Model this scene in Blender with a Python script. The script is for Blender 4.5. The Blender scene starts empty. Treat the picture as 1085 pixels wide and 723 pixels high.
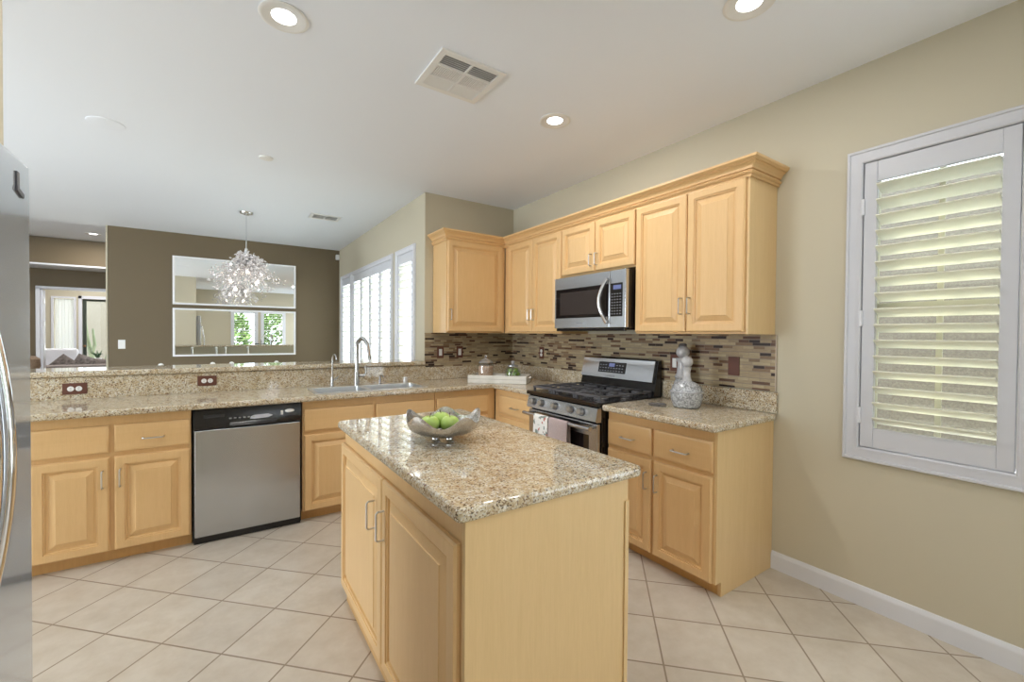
import bpy, bmesh, math, random
from mathutils import Vector, Matrix
C = bpy.context.scene.collection
SC = bpy.context.scene
PI = math.pi
R = math.radians
# ------------------------------------------------------------------ camera
YAW, PITCH, ROLL = R(-34.0789), R(-0.8068), R(0.4686)
fwd = Vector((-math.sin(YAW)*math.cos(PITCH), math.cos(YAW)*math.cos(PITCH), math.sin(PITCH)))
rt = Vector((math.cos(YAW), math.sin(YAW), 0)); up = rt.cross(fwd)
rt2 = rt*math.cos(ROLL) + up*math.sin(ROLL); up2 = rt2.cross(fwd)
cd = bpy.data.cameras.new('camera'); cam = bpy.data.objects.new('camera', cd); C.objects.link(cam)
cd.sensor_width = 36; cd.lens = 457.87/1085*36; cd.clip_start = .02; cd.clip_end = 200
M4 = Matrix((rt2, up2, -fwd)).transposed().to_4x4(); M4.translation = Vector((-2.7049, -3.988, 1.3617))
cam.matrix_world = M4
SC.camera = cam
# ------------------------------------------------------------------ look
SC.view_settings.view_transform = 'Standard'; SC.view_settings.look = 'None'
SC.view_settings.gamma = 1; SC.view_settings.use_curve_mapping = False
SC.view_settings.exposure = 0.27
cy = SC.cycles
cy.use_denoising = True; cy.max_bounces = 10; cy.diffuse_bounces = 6; cy.glossy_bounces = 6
cy.transmission_bounces = 8; cy.transparent_max_bounces = 12
cy.caustics_reflective = False; cy.caustics_refractive = False; cy.sample_clamp_indirect = 6
# ------------------------------------------------------------------ world and lights
W = bpy.data.worlds.new('sky'); SC.world = W; W.use_nodes = True
bg = W.node_tree.nodes['Background']; bg.inputs[0].default_value = (.83, .91, 1, 1); bg.inputs[1].default_value = 5.0
def area(name, loc, rot, sx, sy, power, col=(1, 1, 1), shape='RECTANGLE', spread=180):
    l = bpy.data.lights.new(name, 'AREA'); l.shape = shape; l.size = sx; l.size_y = sy; l.energy = power; l.color = col; l.spread = R(spread)
    o = bpy.data.objects.new(name, l); C.objects.link(o); o.location = loc; o.rotation_euler = rot
    return o
sl = bpy.data.lights.new('sun', 'SUN'); sl.energy = 9.0; sl.angle = R(.6); sl.color = (1, .95, .86)
so = bpy.data.objects.new('sun', sl); C.objects.link(so)
so.rotation_euler = Vector((-.36, -.30, -.88)).to_track_quat('-Z', 'Y').to_euler()
DAY = (.83, .92, 1)
area('fill_rear_right', (-.05, -5.0, 1.25), (0, R(90), 0), 2.0, 1.4, 26, DAY)  # unseen fill panel added behind the camera; the wall has no door here
area('fill_family_side', (-7.8, -.9, 1.3), (0, R(-90), 0), 2.0, 2.6, 175, DAY)  # added fill inside the solid left wall, lifts nook wall and ceiling
area('fill_rear_left', (-3.42, -4.95, 1.25), (0, R(-90), 0), 2.0, 1.0, 5, DAY)  # invented source out of view, brightens the faces turned left
area('daylight_hall_door', (-4.6, 9.8, 1.2), (R(-90), 0, 0), 1.6, 2.0, 12, DAY)

# ------------------------------------------------------------------ materials
def mat(name, base=(.8, .8, .8), rough=.5, metal=0, spec=.5, **kw):
    m = bpy.data.materials.new(name); m.use_nodes = True
    b = m.node_tree.nodes['Principled BSDF']
    b.inputs['Base Color'].default_value = (*base, 1); b.inputs['Roughness'].default_value = rough
    b.inputs['Metallic'].default_value = metal; b.inputs['Specular IOR Level'].default_value = spec
    for k, v in kw.items(): b.inputs[k.replace('_', ' ')].default_value = v
    return m
class NT:
    def __init__(s, m): s.t = m.node_tree; s.n = s.t.nodes; s.b = s.n['Principled BSDF']
    def new(s, typ, **kw):
        n = s.n.new(typ)
        for k, v in kw.items(): setattr(n, k, v)
        return n
    def link(s, a, b): s.t.links.new(a, b)
    def coord(s, kind='Object', scale=(1, 1, 1), rot=(0, 0, 0), loc=(0, 0, 0)):
        tc = s.new('ShaderNodeTexCoord'); mp = s.new('ShaderNodeMapping')
        mp.inputs['Scale'].default_value = scale; mp.inputs['Rotation'].default_value = rot; mp.inputs['Location'].default_value = loc
        s.link(tc.outputs[kind], mp.inputs[0]); return mp.outputs[0]
    def noise(s, vec, scale, detail=2, rough=.5):
        n = s.new('ShaderNodeTexNoise'); n.inputs['Scale'].default_value = scale; n.inputs['Detail'].default_value = detail
        n.inputs['Roughness'].default_value = rough; s.link(vec, n.inputs['Vector']); return n.outputs[0]
    def ramp(s, fac, stops, const=False):
        r = s.new('ShaderNodeValToRGB'); e = r.color_ramp.elements
        if const: r.color_ramp.interpolation = 'CONSTANT'
        while len(e) < len(stops): e.new(.5)
        for q, (p_, c_) in zip(e, stops): q.position = p_; q.color = (*c_, 1) if len(c_) == 3 else c_
        s.link(fac, r.inputs[0]); return r.outputs[0]
    def mix(s, fac, a, b, mode='MIX'):
        m = s.new('ShaderNodeMix', data_type='RGBA', blend_type=mode)
        for inp, v in ((0, fac), (6, a), (7, b)):
            if hasattr(v, 'links'): s.link(v, m.inputs[inp])
            elif inp == 0: m.inputs[0].default_value = v
            else: m.inputs[inp].default_value = (*v, 1)
        return m.outputs[2]
    def bump(s, h, strength=.2, dist=.01):
        b = s.new('ShaderNodeBump'); b.inputs['Strength'].default_value = strength; b.inputs['Distance'].default_value = dist
        s.link(h, b.inputs['Height']); s.link(b.outputs[0], s.b.inputs['Normal'])
    def col(s, c): s.link(c, s.b.inputs['Base Color'])

def paint(name, c, rough=.6):
    m = mat(name, c, rough, spec=.3); n = NT(m)
    n.bump(n.noise(n.coord(), 90, 3), .06, .004)
    return m
CREAM = paint('cream_wall_paint', (.565, .52, .405))
TAUPE = paint('taupe_wall_paint', (.160, .124, .076))
CEIL = paint('white_ceiling_paint', (.85, .89, .965), .8)
TRIMW = mat('white_semi_gloss_trim', (.72, .735, .79), .35)
WINT = mat('shaded_white_window_trim', (.60, .61, .66), .4)  # white trim darkened: its backlit shade is put into the colour
SHUT = mat('white_shutter_paint', (.70, .715, .77), .35)

def louver_mat(nm='white_louver_plastic', tint=(.88, .87, .74), f=.35):
    m = mat(nm, (.84, .84, .77), .4); n = NT(m)
    tl = n.new('ShaderNodeBsdfTranslucent'); tl.inputs[0].default_value = (*tint, 1)
    mx = n.new('ShaderNodeMixShader'); mx.inputs[0].default_value = f
    n.link(n.b.outputs[0], mx.inputs[1]); n.link(tl.outputs[0], mx.inputs[2]); n.link(mx.outputs[0], n.n['Material Output'].inputs[0]); return m
LOUV = louver_mat()
LOUVW = louver_mat('white_painted_louver', (.90, .92, .92), .36)
VANE = louver_mat('white_blind_vane', (.90, .92, .95), .6)
def wood(name, a, b_, rough=.34, scale=(14, 14, .9)):
    m = mat(name, a, rough, spec=.45); n = NT(m)
    v = n.coord(scale=scale)
    f = n.noise(v, 3.2, 5, .6)
    c = n.ramp(f, [(.25, a), (.75, b_)])
    f2 = n.noise(n.coord(scale=(60, 60, 3)), 5, 3)
    c2 = n.ramp(f2, [(.35, (.965, .96, .95)), (.6, (1, 1, 1))])
    n.col(n.mix(1, c, c2, 'MULTIPLY'))
    return m
MAPLE = wood('honey_maple', (.70, .455, .215), (.74, .495, .245))
MAPLE_H = wood('honey_maple_horizontal', (.70, .455, .215), (.74, .495, .245), scale=(.9, 14, 14))
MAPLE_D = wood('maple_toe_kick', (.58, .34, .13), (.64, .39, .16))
MAPLE_L = wood('light_maple_panel', (.71, .50, .25), (.75, .54, .285))

def granite():
    m = mat('speckled_granite', (.5, .4, .3), .04, spec=.75); n = NT(m)
    v = n.coord()
    vo = n.new('ShaderNodeTexVoronoi'); vo.inputs['Scale'].default_value = 225; n.link(v, vo.inputs['Vector'])
    sep = n.new('ShaderNodeSeparateColor'); n.link(vo.outputs['Color'], sep.inputs[0])
    base = n.ramp(sep.outputs[0], [(0, (.12, .085, .06)), (.055, (.27, .19, .12)), (.14, (.45, .36, .24)), (.28, (.58, .50, .355)),
                                   (.54, (.66, .60, .46)), (.76, (.56, .53, .47)), (.87, (.76, .73, .66))], True)
    big = n.noise(v, 26, 3)
    tint = n.ramp(big, [(.38, (.80, .70, .58)), (.56, (1, 1, 1))])
    c = n.mix(.8, base, tint, 'MULTIPLY')
    vo2 = n.new('ShaderNodeTexVoronoi'); vo2.inputs['Scale'].default_value = 60; n.link(v, vo2.inputs['Vector'])
    sp2 = n.new('ShaderNodeSeparateColor'); n.link(vo2.outputs['Color'], sp2.inputs[0])
    pick = n.ramp(sp2.outputs[1], [(0, (0, 0, 0)), (.90, (1, 1, 1))], True)
    near = n.ramp(vo2.outputs['Distance'], [(.28, (1, 1, 1)), (.42, (0, 0, 0))])
    f = n.mix(1, pick, near, 'MULTIPLY')
    dark = n.ramp(sp2.outputs[0], [(0, (.20, .10, .055)), (.5, (.30, .18, .085))])
    n.col(n.mix(f, c, dark))
    return m
GRAN = granite()

def floor_mat():
    m = mat('diagonal_beige_floor_tile', (.65, .58, .48), .32, spec=.4); n = NT(m)
    pu, pv = .3118, .3055
    # u=(x+y)/sqrt2 (lines at -2.562+k*pu), v=(x-y)/sqrt2 (lines at -.634+k*pv)
    v = n.coord('Object', rot=(0, 0, R(45)))       # rotated: X'=(x-y)/s2, Y'=(x+y)/s2
    mp = n.new('ShaderNodeMapping'); mp.inputs['Location'].default_value = (.634/pv*1 + 40.0, 2.562/pu + 40.0, 0); mp.inputs['Scale'].default_value = (1/pv, 1/pu, 1)
    n.link(v, mp.inputs[0])
    br = n.new('ShaderNodeTexBrick'); br.offset = 0; br.squash = 1
    br.inputs['Color1'].default_value = (0, 0, 0, 1); br.inputs['Color2'].default_value = (1, 1, 1, 1)
    br.inputs['Scale'].default_value = 1; br.inputs['Mortar Size'].default_value = .0135; br.inputs['Mortar Smooth'].default_value = .2
    br.inputs['Brick Width'].default_value = 1; br.inputs['Row Height'].default_value = 1
    n.link(mp.outputs[0], br.inputs['Vector'])
    t = n.ramp(br.outputs['Color'], [(0, (.56, .505, .43)), (1, (.61, .555, .475))])
    mo = n.ramp(n.noise(n.coord(), 7, 5, .65), [(.3, (.86, .83, .79)), (.62, (1, 1, 1))])
    t = n.mix(1, t, mo, 'MULTIPLY')
    n.col(n.mix(br.outputs['Fac'], t, (.27, .21, .155)))
    n.bump(br.outputs['Fac'], -.25, .003)
    return m
FLOOR = floor_mat()

def mosaic():
    m = mat('glass_and_stone_strip_mosaic', (.3, .22, .15), .42, spec=.3); n = NT(m)
    v = n.coord('UV')
    br = n.new('ShaderNodeTexBrick'); br.offset = .43; br.offset_frequency = 3; br.squash = .62; br.squash_frequency = 2
    br.inputs['Color1'].default_value = (0, 0, 0, 1); br.inputs['Color2'].default_value = (1, 1, 1, 1); br.inputs['Mortar'].default_value = (.5, .5, .5, 1)
    br.inputs['Scale'].default_value = 1; br.inputs['Mortar Size'].default_value = .0009; br.inputs['Bias'].default_value = 0
    br.inputs['Brick Width'].default_value = .105; br.inputs['Row Height'].default_value = .0195
    sx = n.new('ShaderNodeSeparateXYZ'); n.link(v, sx.inputs[0])      # rows alternate thick and thin
    def mth(op, a, b):
        q = n.new('ShaderNodeMath', operation=op)
        for i_, w_ in enumerate((a, b)):
            if hasattr(w_, 'links'): n.link(w_, q.inputs[i_])
            elif w_ is not None: q.inputs[i_].default_value = w_
        return q.outputs[0]
    wv = mth('MULTIPLY', mth('SINE', mth('MULTIPLY', sx.outputs[1], 2*PI/.039), None), .0042)
    cx = n.new('ShaderNodeCombineXYZ'); n.link(sx.outputs[0], cx.inputs[0]); n.link(mth('ADD', sx.outputs[1], wv), cx.inputs[1])
    n.link(cx.outputs[0], br.inputs['Vector'])
    c = n.ramp(br.outputs['Color'], [(0, (.03, .014, .010)), (.075, (.115, .058, .035)), (.15, (.24, .16, .095)), (.24, (.38, .30, .185)),
                                     (.40, (.43, .35, .22)), (.54, (.33, .265, .175)), (.66, (.46, .38, .245)), (.80, (.37, .295, .19)), (.95, (.17, .095, .055))], True)
    st = n.ramp(n.noise(n.coord('UV', scale=(14, 120, 1)), 2, 3), [(.3, (.82, .80, .76)), (.7, (1.05, 1.05, 1.05))])
    c = n.mix(1, c, st, 'MULTIPLY')
    n.col(n.mix(br.outputs['Fac'], c, (.26, .21, .16)))
    n.bump(br.outputs['Fac'], -.3, .002)
    return m
MOSAIC = mosaic()

def steel(name, c=(.52, .535, .56), rough=.24, brushed=True):
    m = mat(name, c, rough, 1.0)
    if brushed:       # horizontally brushed: reflections smear vertically
        m.node_tree.nodes['Principled BSDF'].inputs['Anisotropic'].default_value = .85
        n = NT(m); tg = n.new('ShaderNodeTangent', direction_type='RADIAL', axis='Z'); n.link(tg.outputs[0], n.b.inputs['Tangent'])
    return m
STEEL = steel('brushed_stainless_steel')
STEEL_F = mat('fridge_stainless_steel', (.68, .725, .785), .09, .66)
SINKM = mat('satin_sink_steel', (.78, .79, .80), .32, 1)
NICKEL = mat('brushed_nickel', (.62, .61, .60), .28, 1)
CHROME = mat('chrome', (.80, .81, .84), .08, 1)
FAUC = mat('stainless_faucet', (.50, .50, .51), .22, 1)
BLACK = mat('black_gloss_enamel', (.012, .010, .010), .16)
BLACKM = mat('black_cast_iron', (.10, .10, .11), .33)
BGLASS = mat('dark_oven_glass', (.012, .009, .009), .06, spec=.6)
DARKG = mat('dark_grey_plastic', (.09, .09, .10), .4)
BROWNP = mat('brown_outlet_plate', (.13, .052, .036), .5, spec=.3)
WHITEP = mat('white_plastic', (.80, .80, .79), .35)
LCD = mat('blue_lcd', (.05, .06, .12), .2, Emission_Color=(.25, .3, .6, 1), Emission_Strength=.35)
MIRROR = mat('mirror_glass', (.93, .95, .94), .005, 1)
BULB = mat('warm_bulb', (1, 1, 1), .3, Emission_Color=(1, .86, .72, 1), Emission_Strength=5)
LENS = mat('lit_lamp_lens', (1, 1, 1), .4, Emission_Color=(1, .98, .95, 1), Emission_Strength=5)
def thin_glass(name, tint, refl, rough=.02):
    m = mat(name, tint); n = NT(m)
    tr = n.new('ShaderNodeBsdfTransparent'); tr.inputs[0].default_value = (*tint, 1)
    gl = n.new('ShaderNodeBsdfGlossy'); gl.inputs['Roughness'].default_value = rough; gl.inputs[0].default_value = (1, 1, 1, 1)
    lw_ = n.new('ShaderNodeLayerWeight'); lw_.inputs[0].default_value = .5
    pw = n.new('ShaderNodeMath', operation='POWER'); pw.inputs[1].default_value = 5; n.link(lw_.outputs['Facing'], pw.inputs[0])
    fr = n.new('ShaderNodeMath', operation='MULTIPLY_ADD'); fr.inputs[1].default_value = .8; fr.inputs[2].default_value = refl; n.link(pw.outputs[0], fr.inputs[0])
    mx = n.new('ShaderNodeMixShader'); n.link(fr.outputs[0], mx.inputs[0]); n.link(tr.outputs[0], mx.inputs[1]); n.link(gl.outputs[0], mx.inputs[2])
    n.link(mx.outputs[0], n.n['Material Output'].inputs[0]); return m
GLASS = thin_glass('clear_glass', (.93, .95, .94), .05)
PANE = thin_glass('window_pane_glass', (.96, .98, .97), .03)

def noisy(name, a, b_, scale, rough=.6, metal=0, bump=0, stops=(.35, .65), **kw):
    m = mat(name, a, rough, metal, **kw); n = NT(m)
    f = n.noise(n.coord(), scale, 4, .6)
    n.col(n.ramp(f, [(stops[0], a), (stops[1], b_)]))
    if bump: n.bump(f, bump, .01)
    return m
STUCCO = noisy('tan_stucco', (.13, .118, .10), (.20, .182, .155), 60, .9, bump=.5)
PALESTUCCO = noisy('pale_stucco', (.72, .69, .62), (.80, .77, .70), 40, .9, bump=.3)
GROUND = noisy('pale_gravel', (.64, .64, .63), (.78, .78, .77), 40, .95)
LEAF = noisy('green_foliage', (.05, .12, .03), (.22, .36, .10), 9, .7)
CACT = noisy('cactus_green', (.13, .17, .10), (.21, .25, .15), 20, .7)
APPLE = noisy('green_apple_skin', (.36, .56, .10), (.58, .72, .24), 7, .3)
LIME = noisy('lime_skin', (.12, .22, .03), (.30, .42, .07), 14, .4)
STEM = mat('brown_stem', (.10, .06, .03), .7)
PEWTER = noisy('hammered_pewter', (.52, .49, .46), (.64, .62, .59), 30, .26, 1.0, .25)
SPECK = noisy('speckled_mercury_glass', (.24, .24, .25), (.56, .58, .60), 95, .22, .0, .1, (.40, .60))
FROST = noisy('frosted_grey_glass', (.36, .36, .37), (.52, .52, .54), 22, .18, .0)
POTP = noisy('pink_brown_potpourri', (.52, .29, .20), (.72, .50, .39), 70, .8)
TRAYM = noisy('whitewashed_wood', (.66, .64, .58), (.76, .74, .69), 12, .6)
FABW = mat('white_upholstery', (.78, .79, .83), .85)
FABG = noisy('grey_brown_upholstery', (.23, .19, .175), (.32, .28, .26), 60, .9)
FABP = noisy('patterned_grey_cushion_fabric', (.16, .135, .125), (.36, .32, .30), 25, .9)
TOWM = noisy('mauve_terry', (.40, .32, .31), (.49, .40, .39), 200, .95)
def floral():
    m = mat('white_floral_cotton', (.75, .75, .72), .9); n = NT(m)
    a = n.ramp(n.noise(n.coord(), 28, 2), [(.54, (.76, .75, .72)), (.60, (.20, .24, .22))])
    f = n.ramp(n.noise(n.coord(loc=(5, 3, 1)), 24, 1), [(.68, (0, 0, 0)), (.71, (1, 1, 1))])
    n.col(n.mix(f, a, (.48, .16, .13))); return m
TOWF = floral()
CRYST = mat('silver_crystal', (.90, .86, .86), .18, .45)
WIREM = mat('polished_silver_wire', (.72, .70, .70), .18, 1)
DKGREEN = mat('dark_bronze_green_door', (.035, .045, .03), .5)
BLIND = mat('white_vertical_blind', (.80, .83, .86), .6)
COPPER = mat('bronze_knob', (.20, .11, .05), .4, .6)
NAVY = mat('dark_wood_chair', (.06, .04, .03), .5)

# ------------------------------------------------------------------ mesh helpers
class MB:
    def __init__(s): s.bm = bmesh.new()
    def _add(s, t):
        me = bpy.data.meshes.new('tmp'); t.to_mesh(me); t.free(); s.bm.from_mesh(me); bpy.data.meshes.remove(me); return s
    def box(s, x0, x1, y0, y1, z0, z1, bev=0, seg=2, mtx=None):
        t = bmesh.new(); bmesh.ops.create_cube(t, size=1)
        for v in t.verts: v.co = Vector((x0+(v.co.x+.5)*(x1-x0), y0+(v.co.y+.5)*(y1-y0), z0+(v.co.z+.5)*(z1-z0)))
        if bev: bmesh.ops.bevel(t, geom=t.edges[:], offset=bev, segments=seg, affect='EDGES', profile=.5)
        if mtx: bmesh.ops.transform(t, matrix=mtx, verts=t.verts)
        return s._add(t)
    def lathe(s, prof, c=(0, 0, 0), n=24, mtx=None):
        t = bmesh.new(); rings = []
        for r, z in prof:
            if r < 1e-6: rings.append([t.verts.new((0, 0, z))])
            else: rings.append([t.verts.new((r*math.cos(2*PI*k/n), r*math.sin(2*PI*k/n), z)) for k in range(n)])
        for a, b in zip(rings, rings[1:]):
            for k in range(n):
                q = [a[k % len(a)], a[(k+1) % len(a)], b[(k+1) % len(b)], b[k % len(b)]]
                u = []
                for v in q:
                    if v not in u: u.append(v)
                if len(u) > 2: t.faces.new(u)
        bmesh.ops.recalc_face_normals(t, faces=t.faces)
        if mtx: bmesh.ops.transform(t, matrix=mtx, verts=t.verts)
        bmesh.ops.translate(t, vec=c, verts=t.verts)
        return s._add(t)
    def cyl(s, p0, p1, r0, r1=None, n=16):
        r1 = r0 if r1 is None else r1
        p0, p1 = Vector(p0), Vector(p1); d = p1-p0
        m = Matrix.Translation(p0) @ d.to_track_quat('Z', 'Y').to_matrix().to_4x4()
        return s.lathe([(0, 0), (r0, 0), (r1, d.length), (0, d.length)], n=n, mtx=m)
    def sphere(s, c, r, sc=(1, 1, 1), u=20, v=12):
        return s.lathe([(r*math.sin(PI*k/v)*sc[0] if 0 < k < v else 0, -r*math.cos(PI*k/v)*sc[2]) for k in range(v+1)], c, u)
    def tube(s, pts, r, n=10):
        t = bmesh.new(); P = [Vector(p) for p in pts]; rings = []
        rr = r if isinstance(r, (list, tuple)) else [r]*len(P)
        ref = None
        for i, p in enumerate(P):
            d = (P[min(i+1, len(P)-1)]-P[max(i-1, 0)]).normalized()
            if ref is None:
                ref = Vector((0, 0, 1)) if abs(d.z) < .9 else Vector((1, 0, 0))
            a = (ref - d*ref.dot(d)).normalized(); b = d.cross(a); ref = a
            rings.append([t.verts.new(p + (a*math.cos(2*PI*k/n)+b*math.sin(2*PI*k/n))*rr[i]) for k in range(n)])
        for a, b in zip(rings, rings[1:]):
            for k in range(n): t.faces.new((a[k], a[(k+1) % n], b[(k+1) % n], b[k]))
        t.faces.new(rings[0][::-1]); t.faces.new(rings[-1])
        bmesh.ops.recalc_face_normals(t, faces=t.faces)
        return s._add(t)
    def nested(s, x0, x1, z0, z1, prof):
        """front relief facing -y: prof = [(inset, y)] from the back rim to the centre"""
        t = bmesh.new(); loops = []
        for i, y in prof:
            loops.append([t.verts.new(q) for q in ((x0+i, y, z0+i), (x1-i, y, z0+i), (x1-i, y, z1-i), (x0+i, y, z1-i))])
        for a, b in zip(loops, loops[1:]):
            for k in range(4): t.faces.new((a[k], a[(k+1) % 4], b[(k+1) % 4], b[k]))
        t.faces.new(loops[-1]); t.faces.new(loops[0][::-1])
        bmesh.ops.recalc_face_normals(t, faces=t.faces)
        return s._add(t)
    def plate(s, us, vs, holes, w0, w1, axis, bev=None):
        """grid of cells minus holes, extruded from w0 to w1 along axis; holes=[(u0,u1,v0,v1)]"""
        t = bmesh.new(); g = {}
        def P(u, v, w): return {'x': (w, u, v), 'y': (u, w, v), 'z': (u, v, w)}[axis]
        def V(i, j, w):
            if (i, j, w) not in g: g[(i, j, w)] = t.verts.new(P(us[i], vs[j], w))
            return g[(i, j, w)]
        def full(i, j):
            if not (0 <= i < len(us)-1 and 0 <= j < len(vs)-1): return False
            cu, cv = (us[i]+us[i+1])/2, (vs[j]+vs[j+1])/2
            return not any(a < cu < b and c < cv < d for a, b, c, d in holes)
        for i in range(len(us)-1):
            for j in range(len(vs)-1):
                if not full(i, j): continue
                for w in (w0, w1): t.faces.new((V(i, j, w), V(i+1, j, w), V(i+1, j+1, w), V(i, j+1, w)))
                for di, dj, a, b in ((-1, 0, (i, j), (i, j+1)), (1, 0, (i+1, j), (i+1, j+1)), (0, -1, (i, j), (i+1, j)), (0, 1, (i, j+1), (i+1, j+1))):
                    if not full(i+di, j+dj): t.faces.new((V(*a, w0), V(*b, w0), V(*b, w1), V(*a, w1)))
        bmesh.ops.recalc_face_normals(t, faces=t.faces)
        if bev:
            fn, vr, er = bev
            if vr:
                es = [e for e in t.edges if abs(e.verts[0].co.z-e.verts[1].co.z) > 1e-4 and fn((e.verts[0].co+e.verts[1].co)/2) and e.calc_face_angle(0) > .5]
                bmesh.ops.bevel(t, geom=es, offset=vr, segments=6, affect='EDGES', profile=.5)
            es = [e for e in t.edges if abs(e.verts[0].co.z-e.verts[1].co.z) < 1e-4 and fn((e.verts[0].co+e.verts[1].co)/2) and e.calc_face_angle(0) > .9]
            bmesh.ops.bevel(t, geom=es, offset=er, segments=4, affect='EDGES', profile=.5)
        return s._add(t)
    def prism(s, poly, a0, a1, axis='y'):
        """poly in the two other axes, extruded along axis"""
        t = bmesh.new()
        def P(u, v, w): return {'x': (w, u, v), 'y': (u, w, v), 'z': (u, v, w)}[axis]
        A = [t.verts.new(P(u, v, a0)) for u, v in poly]; B = [t.verts.new(P(u, v, a1)) for u, v in poly]
        t.faces.new(A); t.faces.new(B[::-1])
        for k in range(len(poly)): q = (k+1) % len(poly); t.faces.new((A[k], B[k], B[q], A[q]))
        bmesh.ops.recalc_face_normals(t, faces=t.faces)
        return s._add(t)
    def build(s, name, m, parent=None, sharp=35, loc=None):
        bm = s.bm; uv = bm.loops.layers.uv.verify()
        for f in bm.faces:
            f.smooth = True; n = f.normal; ax = max(range(3), key=lambda i: abs(n[i]))
            for l in f.loops:
                c = l.vert.co
                l[uv].uv = (c.y, c.z) if ax == 0 else (c.x, c.z) if ax == 1 else (c.x, c.y)
        me = bpy.data.meshes.new(name); bm.to_mesh(me); bm.free()
        me.set_sharp_from_angle(angle=R(sharp)); me.materials.append(m)
        o = bpy.data.objects.new(name, me); C.objects.link(o)
        if sharp < 50 and len(me.polygons) < 20000:      # flat faces stay flat beside their bevels
            wn = o.modifiers.new('flat_faces', 'WEIGHTED_NORMAL'); wn.keep_sharp = True; wn.weight = 100
        if parent: o.parent = parent
        if loc: o.location = loc
        return o
def tag(o, label, cat, group=None):
    o['label'] = label; o['category'] = cat
    if group: o['group'] = group
    return o
def thing(name, label, cat, loc=(0, 0, 0), rz=0, group=None):
    o = bpy.data.objects.new(name, None); C.objects.link(o); o.location = loc; o.rotation_euler = (0, 0, rz); o.empty_display_size = .1
    return tag(o, label, cat, group)
def struct(name, mb, m, parent=None):
    o = mb.build(name, m, parent)
    if not parent: o['kind'] = 'structure'
    return o
def dup(o, loc, label=None, rz=None):
    r = o.copy(); C.objects.link(r); r.location = loc
    if rz is not None: r.rotation_euler = (0, 0, rz)
    if label: r['label'] = label
    for ch in [q for q in o.children]:
        c = ch.copy(); C.objects.link(c); c.parent = r
        for g in [q for q in ch.children]:
            d = g.copy(); C.objects.link(d); d.parent = c
    return r
RZ = R(-90)       # local -y faces world -x, local x runs towards world -y

# ------------------------------------------------------------------ setting
H = 2.748; XS = -1.043; YF = 3.653; XL = -3.914
struct('floor', MB().box(-8.2, 1.2, -6.2, 12, -.06, 0), FLOOR)
struct('ceiling', MB().plate([-8.2, -.66, .16], [-6.2, .16, 3.80], [(-.66, .16, .16, 3.80)], H, H+.08, 'z'), CEIL)
# right wall with its window
WY0, WY1, WZ0, WZ1 = -3.70, -3.15, .80, 2.25
struct('wall_right', MB().plate([-6.2, WY0, WY1, .15], [0, WZ0, WZ1, H], [(WY0, WY1, WZ0, WZ1)], 0, .15, 'x'), CREAM)
struct('wall_back', MB().plate([XS, 0], [0, H], [], 0, .15, 'y', bev=(lambda c: False, 0, 0)), CREAM)
NW = [(.28, .76), (.97, 2.72), (2.86, 3.42)]
us = [.15]+[q for a in NW for q in a]+[YF+.13]
struct('wall_nook', MB().plate(us, [0, .30, 2.24, H], [(a, b, .30, 2.24) for a, b in NW], XS, XS+.06, 'x'), CREAM)
mb = MB(); t = bmesh.new(); bmesh.ops.create_cube(t, size=1)
for v in t.verts: v.co = Vector((XL+(v.co.x+.5)*(XS-XL), YF+(v.co.y+.5)*.13, (v.co.z+.5)*H))
bmesh.ops.bevel(t, geom=[e for e in t.edges if abs(e.verts[0].co.z-e.verts[1].co.z) > 1 and e.verts[0].co.x < XL+.1], offset=.012, segments=4, affect='EDGES', profile=.5)
mb._add(t); struct('wall_far', mb, TAUPE)
struct('trim_1', MB().box(XL-.022, XL-.001, YF+.002, YF+.128, 0, H, .008), CREAM)
struct('wall_pony', MB().box(-4.0, XS-.002, .001, .12, 0, 1.058), CREAM)
struct('wall_left', MB().box(-8.2, -8.05, -6.2, 12, 0, 3.1), CREAM)
struct('wall_pantry', MB().box(-4.6, -3.2, -2.32, -2.2, 0, H), CREAM)
struct('wall_alcove', MB().box(-4.6, -3.45, -6.2, -3.32, 0, H), CREAM)
struct('wall_alcove_back', MB().box(-4.6, -3.98, -3.32, -2.32, 0, H), CREAM)
RW = [(-2.30, -1.72), (-1.44, -.88)]
struct('wall_rear', MB().plate([-3.45, -2.30, -1.72, -1.44, -.88, 0], [0, .85, 2.02, H], [(a, b, .85, 2.02) for a, b in RW], -5.95, -5.85, 'y'), CREAM)
# hall beyond the partition
struct('ceiling_hall', MB().box(-8.2, -3.0, 3.81, 12, 2.96, 3.04), CEIL)
struct('wall_hall_header', MB().box(-8.05, -3.0, 6.5, 7.13, 2.515, 2.955), TAUPE)
struct('trim_4', MB().box(-8.05, -3.0, 6.49, 7.13, 2.485, 2.514, .004), TRIMW)
struct('wall_hall', MB().plate([-8.05, -6.9, -5.52, -5.36, -3.4, -3.0], [0, 2.15, 2.95], [(-6.9, -5.52, -1, 2.15), (-5.36, -3.4, -1, 2.15)], 7.14, 7.26, 'y'), TAUPE)
struct('wall_hall_side', MB().box(-3.0, -2.9, 3.79, 10, 0, 3.0), TAUPE)
struct('trim_2', MB().box(-5.415, -5.355, 7.11, 7.28, 0, 2.15, .008).box(-5.415, -3.4, 7.11, 7.28, 2.12, 2.17, .008), TRIMW)
# the room past the hall
mb = MB().plate([-8.05, -5.83, -5.50, -5.36, -4.35, -2.9], [0, .35, 2.12, 2.955], [(-5.83, -5.50, .35, 2.12), (-5.36, -4.35, -1, 2.12)], 10, 10.12, 'y')
struct('wall_sitting_room', mb, CREAM)
# baseboards
bp = [(0, 0), (-.014, 0), (-.014, .075), (-.010, .088), (-.004, .100), (0, .102)]
struct('baseboard_right', MB().prism(bp, -6.0, -2.752, 'y'), TRIMW)
struct('baseboard_far', MB().box(XL, XS, YF-.014, YF-.001, 0, .10, .004), TRIMW)

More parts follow.
